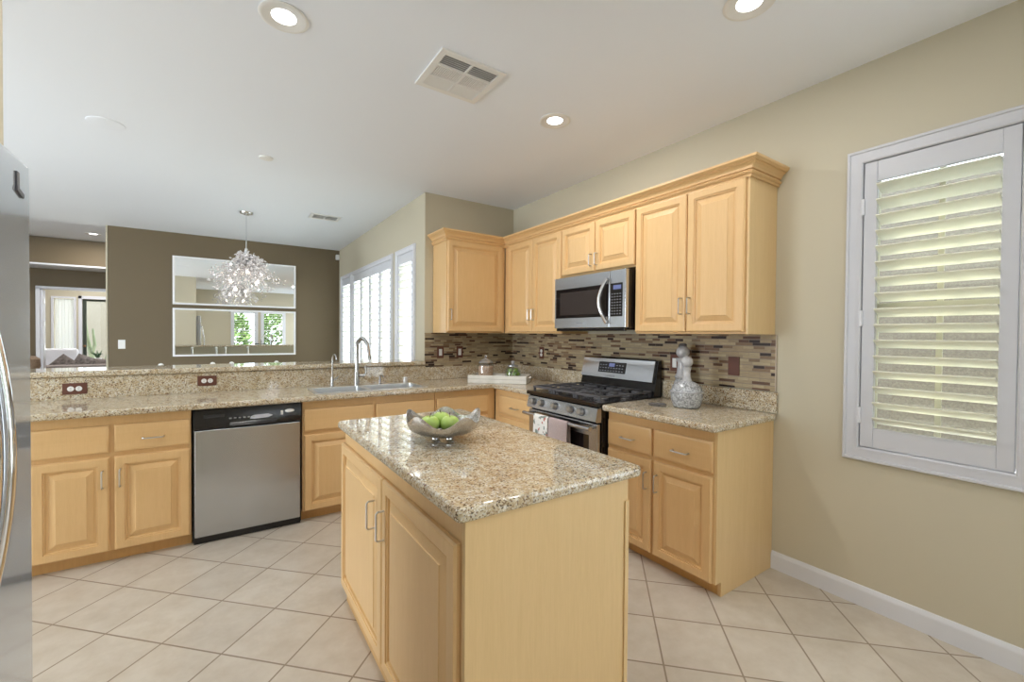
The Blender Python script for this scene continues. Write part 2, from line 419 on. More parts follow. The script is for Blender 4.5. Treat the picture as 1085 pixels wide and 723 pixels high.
# ------------------------------------------------------------------ windows and shutters
def frame_profile(mb, y0, y1, z0, z1, xw, w, d):
    """mitred moulded casing around an opening on the plane x=xw facing -x"""
    t = bmesh.new(); L = []
    for o, x in ((w, 0), (w, .62*d), (w-.004, d), (w*.80, d), (w*.74, .72*d), (w*.62, .66*d), (w*.34, .62*d), (w*.22, .80*d), (.006, .80*d), (0, .55*d), (0, 0)):
        L.append([t.verts.new((xw-x, yy, zz)) for yy, zz in ((y0-o, z0-o), (y1+o, z0-o), (y1+o, z1+o), (y0-o, z1+o))])
    L.append(L[0])
    for a_, b_ in zip(L, L[1:]):
        for k in range(4): t.faces.new((a_[k], a_[(k+1) % 4], b_[(k+1) % 4], b_[k]))
    bmesh.ops.recalc_face_normals(t, faces=t.faces); mb._add(t)
def shutter(parent, y0, y1, z0, z1, xw, st, rt_, nl, tilt, lw=.084, mid=False):
    """louvered panel in the plane x=xw"""
    p = MB()
    p.box(xw-.014, xw+.014, y0, y0+st, z0, z1, .003).box(xw-.014, xw+.014, y1-st, y1, z0, z1, .003)
    p.box(xw-.012, xw+.012, y0+st, y1-st, z0, z0+rt_, .002).box(xw-.012, xw+.012, y0+st, y1-st, z1-rt_, z1, .002)
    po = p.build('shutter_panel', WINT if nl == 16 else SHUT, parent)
    l = MB(); zz0, zz1 = z0+rt_, z1-rt_; sp = (zz1-zz0)/nl
    for k in range(nl):
        zc = zz0+sp*(k+.5)
        m = Matrix.Translation((xw, 0, zc)) @ Matrix.Rotation(tilt, 4, 'Y')
        l.box(-lw/2, lw/2, y0+st+.002, y1-st-.002, -.0045, .0045, .003, 2, m)
    l.build('louvers', LOUV if nl == 16 else LOUVW, po)
    return po
# right window: one narrow shutter panel
fr = MB(); frame_profile(fr, WY0+.012, WY1-.012, WZ0+.008, WZ1-.008, -.001, .068, .022)
fr.box(.002, .11, WY0, WY0+.012, WZ0, WZ1).box(.002, .11, WY1-.012, WY1, WZ0, WZ1).box(.002, .11, WY0+.012, WY1-.012, WZ1-.008, WZ1).box(.002, .11, WY0+.012, WY1-.012, WZ0, WZ0+.008)
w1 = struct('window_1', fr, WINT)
po = shutter(w1, WY0+.016, WY1-.016, WZ0+.012, WZ1-.012, .004, .052, .098, 16, R(23), .092)
MB().box(-.017, -.004, WY1-.020, WY1-.006, 1.98, 2.06, .002).box(-.017, -.004, WY1-.020, WY1-.006, 1.42, 1.50, .002).box(-.017, -.004, WY1-.020, WY1-.006, .93, 1.01, .002).build('hinge', TRIMW, po)
s_ = MB(); yc = (WY0+WY1)/2
s_.box(.112, .148, WY0, WY0+.04, WZ0, WZ1).box(.112, .148, WY1-.04, WY1, WZ0, WZ1).box(.112, .148, WY0+.04, WY1-.04, WZ0, WZ0+.04).box(.112, .148, WY0+.04, WY1-.04, WZ1-.04, WZ1)
s_.box(.1235, .1365, yc-.011, yc+.011, WZ0+.04, WZ1-.04).box(.122, .138, WY0+.04, WY1-.04, 1.515, 1.54)
s_.build('sash', mat('tan_window_sash', (.42, .40, .29), .5), w1)
MB().box(.128, .132, WY0+.04, WY1-.04, WZ0+.04, WZ1-.04).build('window_pane', PANE, w1)
# nook windows: narrow, wide (four panels), narrow
for k, ((a, b), n) in enumerate(zip(NW, (1, 4, 1))):
    fr = MB(); frame_profile(fr, a+.01, b-.01, .31, 2.23, XS-.001, .06, .022)
    fr.box(XS+.002, XS+.055, a, a+.01, .30, 2.24).box(XS+.002, XS+.055, b-.01, b, .30, 2.24).box(XS+.002, XS+.055, a, b, 2.23, 2.24).box(XS+.002, XS+.055, a, b, .30, .31)
    w = struct('window_%d' % (k+2), fr, TRIMW)
    for q in range(n):
        c0 = a+.012+(b-a-.024)*q/n; c1 = a+.012+(b-a-.024)*(q+1)/n
        shutter(w, c0+.001, c1-.001, .312, 2.228, XS+.006, .048, .10, 22, R(14), .07)
    MB().box(XS+.050, XS+.054, a+.01, b-.01, .31, 2.23).build('window_pane', PANE, w)
# rear windows (seen in the mirrors)
for k, (a, b) in enumerate(RW):
    f = MB()
    for (x0, x1, z0, z1) in ((a-.10, b+.10, 2.02, 2.10), (a-.10, b+.10, .77, .85), (a-.10, a, .85, 2.02), (b, b+.10, .85, 2.02)): f.box(x0, x1, -5.849, -5.825, z0, z1, .005)
    f.box(a, b, -5.93, -5.90, 1.42, 1.45)
    w = struct('window_%d' % (k+5), f, TRIMW)
    l = MB()
    for q in range(14):
        m = Matrix.Translation((0, -5.87, .88+q*.083)) @ Matrix.Rotation(R(4), 4, 'X')
        l.box(a+.02, b-.02, -.03, .03, -.004, .004, 0, 1, m)
    l.build('louvers', LOUV, w)

# ------------------------------------------------------------------ kitchen cabinets
def pull(x, z, y, L, vert, parent):
    o, r = .030, .0042
    pts = [(0, y), (0, y-o+.006), (.006, y-o), (L-.006, y-o), (L, y-o+.006), (L, y)]
    P = [(x, q, z-L/2+t_) if vert else (x-L/2+t_, q, z) for t_, q in pts]
    return MB().tube(P, r, 8).build('handle', NICKEL, parent)
def door_mesh(x0, x1, z0, z1, y):
    T = y-.020
    return MB().nested(x0, x1, z0, z1, [(0, y), (0, T+.008), (.004, T+.004), (.006, T+.001), (.010, T), (.046, T), (.047, T+.005), (.054, T+.006), (.056, T+.0135),
                                        (.066, T+.0145), (.068, T+.012), (.094, T+.0025), (.096, T-.0005), (.100, T-.001)])
def drawer_mesh(x0, x1, z0, z1, y):
    T = y-.020
    return MB().nested(x0, x1, z0, z1, [(0, y), (0, T+.008), (.003, T+.004), (.010, T+.001), (.014, T)])
FY = -.588        # face-frame plane of the base cabinets (local)
def base_cabinet(label, loc, rz, w, doors, drawers, end=None, group=None, sink=False):
    """doors/drawers: (x0,x1,handle) handle = 'l','r','c',None; knob 'k'"""
    t = thing('base_cabinet', label, 'cabinet', loc, rz, group)
    cb = MB().box(.001, w-.001, FY, -.003, .076, .66 if sink else .873, .002)
    if sink: cb.box(.001, w-.001, FY, FY+.02, .6605, .873).box(.001, .02, FY+.0205, -.003, .6605, .873).box(w-.02, w-.001, FY+.0205, -.003, .6605, .873)
    cb.build('cabinet_box', MAPLE, t)
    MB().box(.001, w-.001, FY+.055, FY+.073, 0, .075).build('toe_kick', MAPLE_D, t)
    if end:   # finished end panel, notched at the toe
        x0, x1 = (w, w+.018)
        MB().prism([(-.002, 0), (FY+.050, 0), (FY+.050, .078), (FY, .078), (FY, .873), (-.002, .873)], x0, x1, 'x').build('end_panel', MAPLE_L, t)
    for x0, x1, h in doors:
        d = door_mesh(x0, x1, .080, .630, FY-.001).build('door', MAPLE, t, 14)
        if h: pull(x0+.028 if h == 'l' else x1-.028, .506, FY-.021, .098, True, d)
    for x0, x1, h in drawers:
        d = drawer_mesh(x0, x1, .656, .816, FY-.001).build('drawer_front', MAPLE_H, t)
        if h == 'c': pull((x0+x1)/2, .727, FY-.021, .098, False, d)
        if h == 'k': MB().lathe([(0, 0), (.006, 0), (.006, .012), (.015, .016), (.016, .022), (.010, .027), (0, .028)], ((x0+x1)/2, FY-.021, .727), 16, Matrix.Rotation(R(90), 4, 'X')).build('knob', NICKEL, d)
    return t
base_cabinet('maple base cabinet at the far left, beside the refrigerator', (-3.95, 0, 0), 0, .378, [(.02, .36, 'r')], [(.02, .36, 'c')])
base_cabinet('maple base cabinet with two doors between refrigerator and dishwasher', (-3.57, 0, 0), 0, .716, [(.014, .332, 'r'), (.353, .710, 'l')], [(.014, .332, None), (.353, .710, 'c')])
base_cabinet('maple sink base cabinet right of the dishwasher with two false fronts', (-2.216, 0, 0), 0, 1.022, [(.012, .506, 'r'), (.522, 1.012, 'l')], [(.012, .506, None), (.522, 1.012, None)], sink=True)
base_cabinet('maple corner base cabinet right of the sink, partly behind the bowl', (-1.192, 0, 0), 0, .598, [(.012, .520, 'r')], [(.012, .520, None)])
base_cabinet('narrow maple base cabinet left of the gas range', (0, -.591, 0), RZ, .621, [(.096, .606, 'r')], [(.096, .606, 'c')])
base_cabinet('two-door maple base cabinet right of the range, under the bottles', (0, -2.000, 0), RZ, .733, [(.010, .352, 'r'), (.370, .732, 'l')], [(.010, .352, 'c'), (.370, .732, 'c')], end='r')

UD = -.306
def wall_cabinet(label, loc, rz, w, z0, doors, end=False):
    t = thing('wall_cabinet', label, 'cabinet', loc, rz)
    MB().box(.001, w-.001, UD, -.003, z0, 2.32, .002).build('cabinet_box', MAPLE, t)
    for x0, x1, h in doors:
        d = door_mesh(x0, x1, z0+.012, 2.240, UD-.001).build('door', MAPLE, t, 14)
        pull(x0+.026 if h == 'l' else x1-.026, z0+.012+.16 if z0 < 1.5 else z0+.10, UD-.021, .098 if z0 < 1.5 else .09, True, d)
    if end: MB().box(w, w+.015, UD-.001, -.002, z0-.001, 2.32, .002).build('end_panel', MAPLE_L, t)
    return t
wall_cabinet('single-door maple wall cabinet on the back wall beside the window', (-.958, 0, 0), 0, .648, 1.377, [(.008, .615, 'l')])
wall_cabinet('tall two-door maple wall cabinet in the corner left of the microwave', (0, -.307, 0), RZ, .887, 1.377, [(.080, .482, 'r'), (.489, .882, 'l')])
wall_cabinet('short two-door maple wall cabinet directly above the microwave', (0, -1.196, 0), RZ, .782, 1.845, [(.006, .388, 'r'), (.396, .776, 'l')])
wall_cabinet('tall two-door maple wall cabinet right of the microwave, above the bottles', (0, -1.980, 0), RZ, .756, 1.377, [(.004, .394, 'r'), (.400, .752, 'l')], True)

def sweep(path, prof, name, m):
    t = bmesh.new(); rings = []
    for i, p in enumerate(path):
        def nrm(a, b):
            d = (Vector(b)-Vector(a)).normalized(); return Vector((d.y, -d.x))
        ns = []
        if i > 0: ns.append(nrm(path[i-1], p))
        if i < len(path)-1: ns.append(nrm(p, path[i+1]))
        n = ns[0] if len(ns) == 1 else (ns[0]+ns[1])/(1+ns[0].dot(ns[1]))
        rings.append([t.verts.new((p[0]+n.x*o, p[1]+n.y*o, z)) for o, z in prof])
    for a, b in zip(rings, rings[1:]):
        for k in range(len(prof)): q = (k+1) % len(prof); t.faces.new((a[k], a[q], b[q], b[k]))
    t.faces.new(rings[0]); t.faces.new(rings[-1][::-1]); bmesh.ops.recalc_face_normals(t, faces=t.faces)
    return MB()._add(t)
cpath = [(-.958, -.002), (-.958, -.308), (-.308, -.308), (-.308, -2.752), (-.002, -2.752)]
cprof = [(.001, 2.236), (.010, 2.236), (.010, 2.250), (.016, 2.251), (.021, 2.257), (.021, 2.263), (.016, 2.268), (.011, 2.269), (.011, 2.276), (.020, 2.277), (.023, 2.288),
         (.032, 2.300), (.042, 2.306), (.042, 2.311), (.050, 2.312), (.056, 2.318), (.062, 2.322), (.062, 2.335), (.001, 2.335)]
cm = sweep(cpath, cprof, 'crown', MAPLE).build('crown_molding', MAPLE_H, None, 12)
tag(cm, 'stepped maple crown molding running along the tops of the wall cabinets', 'molding')
# twisted rope bead of the crown along the two long runs
rb = MB()
y = -.36
while y > -2.76:
    m = Matrix.Translation((-.3315, y, 2.262)) @ Matrix.Rotation(R(38), 4, 'X'); rb.box(-.002, .003, -.0035, .0035, -.0075, .0075, .002, 1, m); y -= .012
rb.build('rope_bead', MAPLE_H, cm)

# ------------------------------------------------------------------ counters
CT0, CT1 = .875, .914
SK = [(-2.10, -1.735, -.535, -.215), (-1.705, -1.27, -.535, -.215)]
xs_ = [-3.97, -2.10, -1.735, -1.705, -1.27, -.655, -.024]; ys_ = [-1.213, -.655, -.535, -.215, -.003]
front = lambda c: (abs(c.y+.655) < .03 and c.x < -.64) or (abs(c.x+.655) < .03 and c.y < -.64)
ct = MB().plate(xs_, ys_, SK+[(-4, -.655, -3, -.655)], CT0, CT1, 'z', bev=(front, 0, .014)).build('countertop', GRAN)
tag(ct, 'speckled granite L-shaped countertop around the sink and corner', 'countertop')
MB().box(-3.97, XS, -.0215, -.0005, CT1+.0005, 1.058).build('splash_panel', GRAN, ct)
MB().box(XS, -.022, -.0215, -.009, CT1+.0005, 1.040, .003).build('splash_panel', GRAN, ct)
MB().box(-.0215, -.009, -1.213, -.0225, CT1+.0005, 1.040, .003).build('splash_panel', GRAN, ct)
c2 = MB().plate([-.655, -.024], [-2.778, -1.994], [], CT0, CT1, 'z', bev=(lambda c: c.x < -.63 or c.y < -2.76, .02, .014)).build('countertop', GRAN)
tag(c2, 'short granite countertop right of the range, carrying the bottles', 'countertop')
MB().box(-.0215, -.001, -2.772, -1.994, CT1+.0005, 1.036, .003).build('splash_panel', GRAN, c2)
bt = MB().plate([-4.03, XS-.003], [-.045, .38], [], 1.0605, 1.1, 'z', bev=(lambda c: c.y < 0 or c.y > .35 or c.x < -4, .012, .014)).build('bar_countertop', GRAN)
tag(bt, 'raised granite bar ledge along the pass-through behind the sink', 'bar')

tb = MB().box(XS+.002, -.0085, -.008, -.0005, 1.0405, 1.376).build('tile_backsplash', MOSAIC)
tag(tb, 'brown strip mosaic backsplash behind the tray on the short back wall', 'backsplash')
tr = MB().box(-.008, -.0005, -2.757, -.0005, 1.0405, 1.376).build('tile_backsplash', MOSAIC)
tag(tr, 'brown strip mosaic backsplash along the range wall', 'backsplash')
MB().box(-.0105, -.001, -2.764, -2.7575, 1.0405, 1.376, .001).build('edge_trim', mat('tan_edge_trim', (.45, .38, .30), .4), tr)

# ------------------------------------------------------------------ sink, faucets
sk = thing('kitchen_sink', 'double-bowl stainless undermount sink in the granite counter', 'sink', (-1.70, -.37, 0))
MB().plate([-.425, -.396, -.039, -.001, .426, .455], [-.195, -.161, .151, .175], [(-.396, -.039, -.161, .151), (-.001, .426, -.161, .151)], CT1+.0004, CT1+.0046, 'z', bev=(lambda c: True, 0, .0018)).build('rim', SINKM, sk)
for x0, x1, y0, y1 in SK:
    t = bmesh.new(); r = .03
    def ring(i, z):
        X0, X1, Y0, Y1 = x0-.004+i+1.70, x1+.004-i+1.70, y0-.004+i+.37, y1+.004-i+.37; out = []
        for cx, cy_, a in ((X1-r, Y1-r, 0), (X0+r, Y1-r, 90), (X0+r, Y0+r, 180), (X1-r, Y0+r, 270)):
            for k in range(5): an = R(a+22.5*k); out.append(t.verts.new((cx+r*math.cos(an), cy_+r*math.sin(an), z)))
        return out
    L = [ring(.0055, .9175), ring(.0065, .905), ring(.009, .72), ring(.018, .69), ring(.036, .683)]
    for a, b in zip(L, L[1:]):
        for k in range(20): t.faces.new((a[k], a[(k+1) % 20], b[(k+1) % 20], b[k]))
    t.faces.new(L[-1][::-1]); bmesh.ops.recalc_face_normals(t, faces=t.faces)
    bmesh.ops.reverse_faces(t, faces=t.faces)
    bo = MB()._add(t).build('bowl', SINKM, sk)
    MB().lathe([(0, 0), (.04, 0), (.04, .004), (.03, .006), (0, .003)], ((x0+x1)/2+1.70, 0, .683), 20).build('drain', CHROME, bo)
def arc(cx, cz, r, a0, a1, n): return [(cx+r*math.cos(R(a0+(a1-a0)*k/n)), cz+r*math.sin(R(a0+(a1-a0)*k/n))) for k in range(n+1)]
fa = thing('kitchen_faucet', 'tall gooseneck stainless pull-down faucet behind the sink', 'faucet', (-1.725, -.155, CT1+.0005), R(-73))
MB().lathe([(0, 0), (.027, 0), (.027, .006), (.022, .010), (.0215, .115), (.017, .125), (0, .125)], n=24).build('faucet_body', FAUC, fa)
pts = [(0, .10), (0, .325)] + arc(.08, .325, .08, 180, 12, 14)
hx, hz = pts[-1]
MB().tube([(x, 0, z) for x, z in pts], .0158, 14).build('spout', FAUC, fa)
MB().cyl((hx-.001, 0, hz+.004), (hx+.020, 0, hz-.085), .0155, .017).cyl((hx+.020, 0, hz-.085), (hx+.025, 0, hz-.112), .021, .018).build('spray_head', FAUC, fa)
MB().cyl((.0, .015, .085), (.03, .058, .085), .014, .014).tube([(.03, .058, .087), (.034, .066, .12), (.028, .062, .17)], [.011, .009, .007]).build('lever', FAUC, fa)
f2 = thing('filter_faucet', 'small slim filtered-water faucet left of the tall gooseneck', 'faucet', (-1.925, -.155, CT1+.0005), R(-75))
MB().lathe([(0, 0), (.016, 0), (.016, .006), (.011, .012), (.011, .075), (.008, .085), (0, .085)], n=20).build('faucet_body', FAUC, f2)
pts = [(0, .08), (0, .235)] + arc(.035, .235, .035, 180, -10, 12)
MB().tube([(x, 0, z) for x, z in pts], .0058, 10).build('spout', FAUC, f2)
MB().cyl((0, .008, .05), (.012, .05, .085), .006, .005).build('lever', FAUC, f2)
sd = thing('soap_dispenser', 'short steel soap pump right of the tall faucet', 'soap dispenser', (-1.523, -.15, CT1+.0005), R(-80))
MB().lathe([(0, 0), (.017, 0), (.017, .006), (.010, .012), (.010, .05), (.008, .052), (.008, .07), (0, .07)], n=18).build('pump_base', FAUC, sd)
MB().tube([(0, 0, .068), (.006, 0, .078), (.05, 0, .076), (.062, 0, .068)], .0065, 8).build('spout', FAUC, sd)
ag = MB().lathe([(0, 0), (.021, 0), (.021, .045), (.017, .053), (0, .054)], n=20).build('air_gap_cap', mat('pale_grey_metal', (.66, .66, .66), .3, .5), loc=(-1.29, -.15, CT1+.0005))
tag(ag, 'small pale air gap cap on the counter right of the sink', 'air gap')

# ------------------------------------------------------------------ outlets and switches
def wallplate(name, label, cat, loc, rz, horiz, kind, m=BROWNP, tilt=None):
    w, h = (.118, .074) if horiz else (.072, .118)
    t = thing(name, label, cat, loc, rz)
    MB().box(-w/2, w/2, -.006, 0, -h/2, h/2, .002).build('cover_plate', m, t)
    if kind == 'outlet':
        for s in (-1, 1):
            p = (s*.0195, 0) if horiz else (0, s*.0195)
            o = MB().lathe([(0, 0), (.0165, 0), (.0165, .003), (0, .003)], (p[0], -.006, p[1]), 20, Matrix.Rotation(R(90), 4, 'X')).build('receptacle', WHITEP, t)
            sl_ = MB()
            for q in (-.006, .006):
                if horiz: sl_.box(p[0]-.004, p[0]+.004, -.0095, -.0088, q-.001, q+.001)
                else: sl_.box(q-.001, q+.001, -.0095, -.0088, p[1]-.004, p[1]+.004)
            sl_.build('slots', DARKG, o)
    elif kind == 'rocker':
        MB().box(-.0165, .0165, -.0095, -.005, -.033, .033, .002).build('rocker', WHITEP, t)
    elif kind == 'double':
        for s in (-1, 1): MB().box(s*.022-.014, s*.022+.014, -.0095, -.005, -.033, .033, .002).build('rocker', WHITEP, t)
    return t
wallplate('wall_outlet', 'brown outlet plate with white sockets on the bar front left of dishwasher', 'outlet', (-3.495, -.022, .984), 0, True, 'outlet')
wallplate('wall_outlet', 'brown outlet plate with white sockets on the bar front above dishwasher', 'outlet', (-2.783, -.022, .999), 0, True, 'outlet')
wallplate('light_switch', 'white rocker switch on a brown plate, left one of the mosaic pair', 'switch', (-.878, -.0085, 1.182), 0, False, 'rocker')
wallplate('light_switch', 'white rocker switch on a brown plate, right one of the mosaic pair', 'switch', (-.663, -.0085, 1.183), 0, False, 'rocker')
wallplate('wall_outlet', 'small upright brown outlet on the mosaic left of the range', 'outlet', (-.0085, -.542, 1.183), RZ, False, 'outlet')
wallplate('light_switch', 'white rocker switch half hidden behind the tall bottle', 'switch', (-.0085, -2.085, 1.172), RZ, False, 'rocker')
wallplate('blank_plate', 'plain brown blank plate on the mosaic right of the bottles', 'wall plate', (-.0085, -2.512, 1.176), RZ, False, None)
wallplate('light_switch', 'white light switch plate on the taupe wall left of the mirrors', 'switch', (-3.78, YF-.001, 1.195), 0, False, 'double', WHITEP)
ms = MB().box(-.03, .03, -.045, 0, -.045, .045, .012).build('motion_sensor', WHITEP, loc=(-1.076, YF-.001, 2.63))
tag(ms, 'small white motion sensor high in the dining corner', 'sensor')

# ------------------------------------------------------------------ dishwasher
dw = thing('dishwasher', 'stainless dishwasher with a black control strip under the counter', 'dishwasher', (-2.850, 0, 0))
WD = .630
MB().box(.003, WD-.003, -.575, -.02, .02, .868).build('tub_body', BLACK, dw)
dp = MB().box(.012, WD-.012, -.616, -.576, .052, .736, .006, 3).build('door_panel', STEEL, dw)
for xa in (.004, WD-.0115): MB().box(xa, xa+.0075, -.600, -.576, .02, .865).build('side_seal', BLACK, dw)
cp = MB().prism([(-.576, .740), (-.612, .740), (-.622, .752), (-.618, .800), (-.604, .862), (-.576, .862)], .006, WD-.006, 'x').build('control_panel', BLACK, dw)
MB().prism([(-.622, .748), (-.630, .755), (-.622, .772), (-.617, .775)], .20, .47, 'x').build('pocket_handle', BLACK, cp)
MB().box(.06, .17, -.6185, -.607, .812, .832, .002).build('vent', mat('dark_grille', (.025, .025, .028), .4), cp)
for k in range(6): MB().box(.196+k*.026, .210+k*.026, -.6235, -.615, .797, .804, .001).build('button', mat('grey_button', (.35, .34, .33), .4), cp)
MB().prism([(.312, .788), (.340, .784), (.42, .788), (.448, .800), (.42, .812), (.34, .810), (.318, .803)], -.6225, -.612, 'y').build('silver_badge', mat('silver_panel_print', (.62, .66, .78), .25, .3), cp)
MB().sphere((.55, -.618, .820), .016, (1.9, 1, .8)).build('latch', WHITEP, cp)
MB().box(.495, .51, -.622, -.610, .795, .824, .003).build('dial', WHITEP, cp)
MB().box(.006, WD-.006, -.590, -.560, .002, .049, .003).build('toe_panel', BLACK, dw)

# ------------------------------------------------------------------ range
rg = thing('gas_range', 'stainless freestanding gas range with black cooktop and five knobs', 'range', (0, -1.218, 0), RZ)
RWD = .772
MB().box(.004, RWD-.004, -.635, -.03, .03, .900, .003).build('range_body', BLACK, rg)
od = MB().box(.012, RWD-.012, -.672, -.637, .20, .782, .008, 3).build('oven_door', STEEL, rg)
MB().box(.075, RWD-.085, -.6735, -.668, .34, .700, .003).build('door_window', BGLASS, od)
hb = MB().tube([(.020, -.730, .757), (.10, -.734, .757), (RWD/2, -.736, .757), (RWD-.10, -.734, .757), (RWD-.020, -.730, .757)], .0135, 12)
for x in (.05, RWD-.05): hb.box(x-.012, x+.012, -.73, -.670, .748, .766, .004)
hb.build('handle', STEEL, od)
MB().box(.012, RWD-.012, -.668, -.637, .045, .192, .006).build('storage_drawer', STEEL, rg)
ctl = MB().prism([(-.636, .792), (-.676, .792), (-.690, .800), (-.672, .886), (-.636, .892)], .008, RWD-.008, 'x').build('control_panel', STEEL, rg)
for x in (.092, .192, .348, .518, .626):
    m = Matrix.Translation((x, -.680, .845)) @ Matrix.Rotation(R(90-12), 4, 'X')
    k = MB().lathe([(0, .006), (.023, .006), (.0215, .030), (.018, .035), (0, .035)], n=24, mtx=m).build('knob', NICKEL, ctl)
    MB().lathe([(0, -.004), (.0275, -.004), (.0275, .006), (0, .006)], n=24, mtx=m).build('knob_skirt', DARKG, k)
MB().prism([(-.03, .895), (-.672, .893), (-.688, .900), (-.688, .918), (-.678, .926), (-.65, .920), (-.03, .920)], .002, RWD-.002, 'x').build('cooktop', BLACK, rg)
def grate(x0, x1, y0=-.635, y1=-.115, zt=.962):
    g = MB(); b = .0055
    for y in (y0, y1, (y0+y1)/2): g.box(x0, x1, y-b, y+b, zt-.014, zt, .003)
    for x in (x0+b, x1-b): g.box(x-b, x+b, y0, y1, zt-.014, zt, .003)
    n = 2
    for k in range(1, n+1):
        x = x0+(x1-x0)*k/(n+1)
        for ya, yb in ((y0, y0+.105), ((y0+y1)/2-.105, (y0+y1)/2+.105), (y1-.105, y1)): g.box(x-.005, x+.005, ya, yb, zt-.012, zt+.003, .002)
    for y in (y0+.13, y1-.13):
        for xa, xb in ((x0, x0+(x1-x0)*.30), (x1-(x1-x0)*.30, x1)): g.box(xa, xb, y-.005, y+.005, zt-.012, zt+.003, .002)
    for x in (x0+.01, x1-.01):
        for y in (y0+.005, y1-.005): g.box(x-.009, x+.009, y-.009, y+.009, .921, zt-.012, .003)
    return g.build('burner_grate', BLACKM, rg)
grate(.022, .262); grate(.266, .506); grate(.510, .750)
for x, y, r in ((.142, -.505, .045), (.142, -.245, .035), (.386, -.375, .05), (.630, -.505, .042), (.630, -.245, .036)):
    bz = MB().lathe([(0, .921), (r+.012, .921), (r+.008, .930), (r, .931), (r, .938), (r-.004, .942), (0, .943)], (x, y, 0), 24).build('burner', BLACKM, rg)
    MB().lathe([(r+.003, .9305), (r+.010, .9305), (r+.009, .934), (r+.003, .934)], (x, y, 0), 24).build('burner_ring', NICKEL, bz)
MB().prism([(-.026, .920), (-.115, .920), (-.092, 1.018), (-.060, 1.182), (-.026, 1.182)], .004, RWD-.004, 'x').build('backguard_body', BLACK, rg)
bgd = MB().prism([(-.100, 1.018), (-.112, 1.024), (-.078, 1.176), (-.064, 1.188), (-.058, 1.18), (-.090, 1.018)], .012, RWD-.022, 'x').build('backguard', STEEL, rg)
mm = Matrix.Translation((0, -.0965, 1.10)) @ Matrix.Rotation(R(-12.6), 4, 'X')
dsp = MB().box(.205, .488, -.004, .003, -.036, .050, .001, 1, mm).build('display_panel', BLACK, bgd)
bn = MB()
for i in range(9):
    for j in range(3):
        if 3 <= i <= 5 and j == 2: continue
        bn.box(.222+i*.029, .236+i*.029, -.0052, -.004, -.026+j*.024, -.020+j*.024, 0, 1, mm)
bn.build('touch_keys', mat('pale_key_print', (.30, .31, .35), .4), dsp)
MB().box(.318, .378, -.0052, -.0038, .012, .040, 0, 1, mm).build('clock', LCD, dsp)
lg = MB()
for k in range(6): lg.box(.312+k*.012, .321+k*.012, -.0055, -.003, -.066, -.058, 0, 1, mm)
lg.build('badge', mat('badge_grey', (.35, .35, .36), .4), bgd)

# ------------------------------------------------------------------ microwave
mw = thing('microwave', 'stainless over-the-range microwave under the short cabinet', 'microwave', (0, -1.205, 1.418), RZ)
MWW = .766
MB().box(.004, MWW-.004, -.365, -.003, -.006, .405).build('microwave_body', BLACK, mw)
md = MB().box(.003, .613, -.400, -.366, .0, .408, .006, 3).build('door', STEEL, mw)
MB().box(.022, .605, -.4015, -.397, .080, .315, .002).build('door_window', BGLASS, md)
MB().box(.075, .52, -.4022, -.4012, .105, .285, .001).build('window_screen', mat('grey_screen_glass', (.045, .036, .034), .08, spec=.6), md)
lgm = MB()
for k in range(7): lgm.box(.27+k*.010, .277+k*.010, -.4015, -.399, .036, .043)
lgm.build('badge', mat('badge_grey_2', (.35, .35, .36), .4), md)
mc = MB().box(.615, MWW-.003, -.400, -.366, .0, .408, .006, 3).build('control_panel', STEEL, mw)
kp = MB().box(.623, .735, -.4015, -.397, .080, .315, .002).build('keypad', BLACK, mc)
MB().box(.650, .722, -.403, -.401, .270, .300).build('clock', LCD, kp)
ky = MB()
for i in range(4):
    for j in range(8): ky.box(.634+i*.025, .646+i*.025, -.4028, -.401, .095+j*.020, .102+j*.020)
ky.build('touch_keys', mat('pale_key_print_2', (.22, .22, .24), .4), kp)
hp = [(.600, -.400, .345)] + [(.600-.044*math.sin(PI*k/10), -.418-.030*math.sin(PI*k/10), .348-.031*k) for k in range(11)] + [(.600, -.400, .041)]
MB().tube(hp, [.010]+[.0135]*11+[.010], 10).build('handle', mat('satin_steel_handle', (.68, .68, .69), .22, 1), md)
MB().box(.02, MWW-.02, -.392, -.366, -.022, -.001, .004).box(.02, MWW-.02, -.365, -.05, -.014, -.0065, .002).build('bottom_vent', BLACK, mw)

# ------------------------------------------------------------------ refrigerator
fg = thing('refrigerator', 'tall stainless refrigerator with bowed handle at the left edge', 'refrigerator', (-3.965, -2.368, 0), RZ)
FW = .830
fg.rotation_euler = (0, 0, R(90)); fg.location = (-3.97, -2.364-FW, 0)      # front faces +x
MB().box(.004, FW-.004, -.785, -.01, .02, 1.765, .004).build('fridge_body', mat('grey_fridge_side', (.36, .36, .37), .4, .3), fg)
for (x0, x1) in ((.003, FW/2-.003), (FW/2+.003, FW-.003)):
    d = MB().box(x0, x1, -.862, -.788, .06, 1.785, .010, 3).build('door', STEEL_F, fg)
    hx = FW/2+.034 if x0 > .3 else FW/2-.034
    n = 20; z0, z1 = .69, 1.55
    P = [(hx, -.860, z0)]+[(hx, -.868-.057*math.sin(PI*k/n), z0+.01+(z1-z0-.02)*k/n) for k in range(n+1)]+[(hx, -.860, z1)]
    MB().tube(P, .0105, 12).build('handle', CHROME, d)
MB().box(.01, FW-.01, -.80, -.77, .0, .055).build('base_grille', DARKG, fg)
clp = thing('magnetic_clip', 'small dark grey clip stuck high on the refrigerator door', 'clip', (-3.1075, -2.448, 1.700))
m = Matrix.Rotation(R(0), 4, 'X')
MB().box(0, .003, -.018, -.002, .004, .044, .001).build('clip_bar', DARKG, clp)
MB().box(0, .004, -.022, .022, -.006, .006, .001, 2, Matrix.Translation((0, .002, -.002)) @ Matrix.Rotation(R(-14), 4, 'X')).build('clip_foot', DARKG, clp)

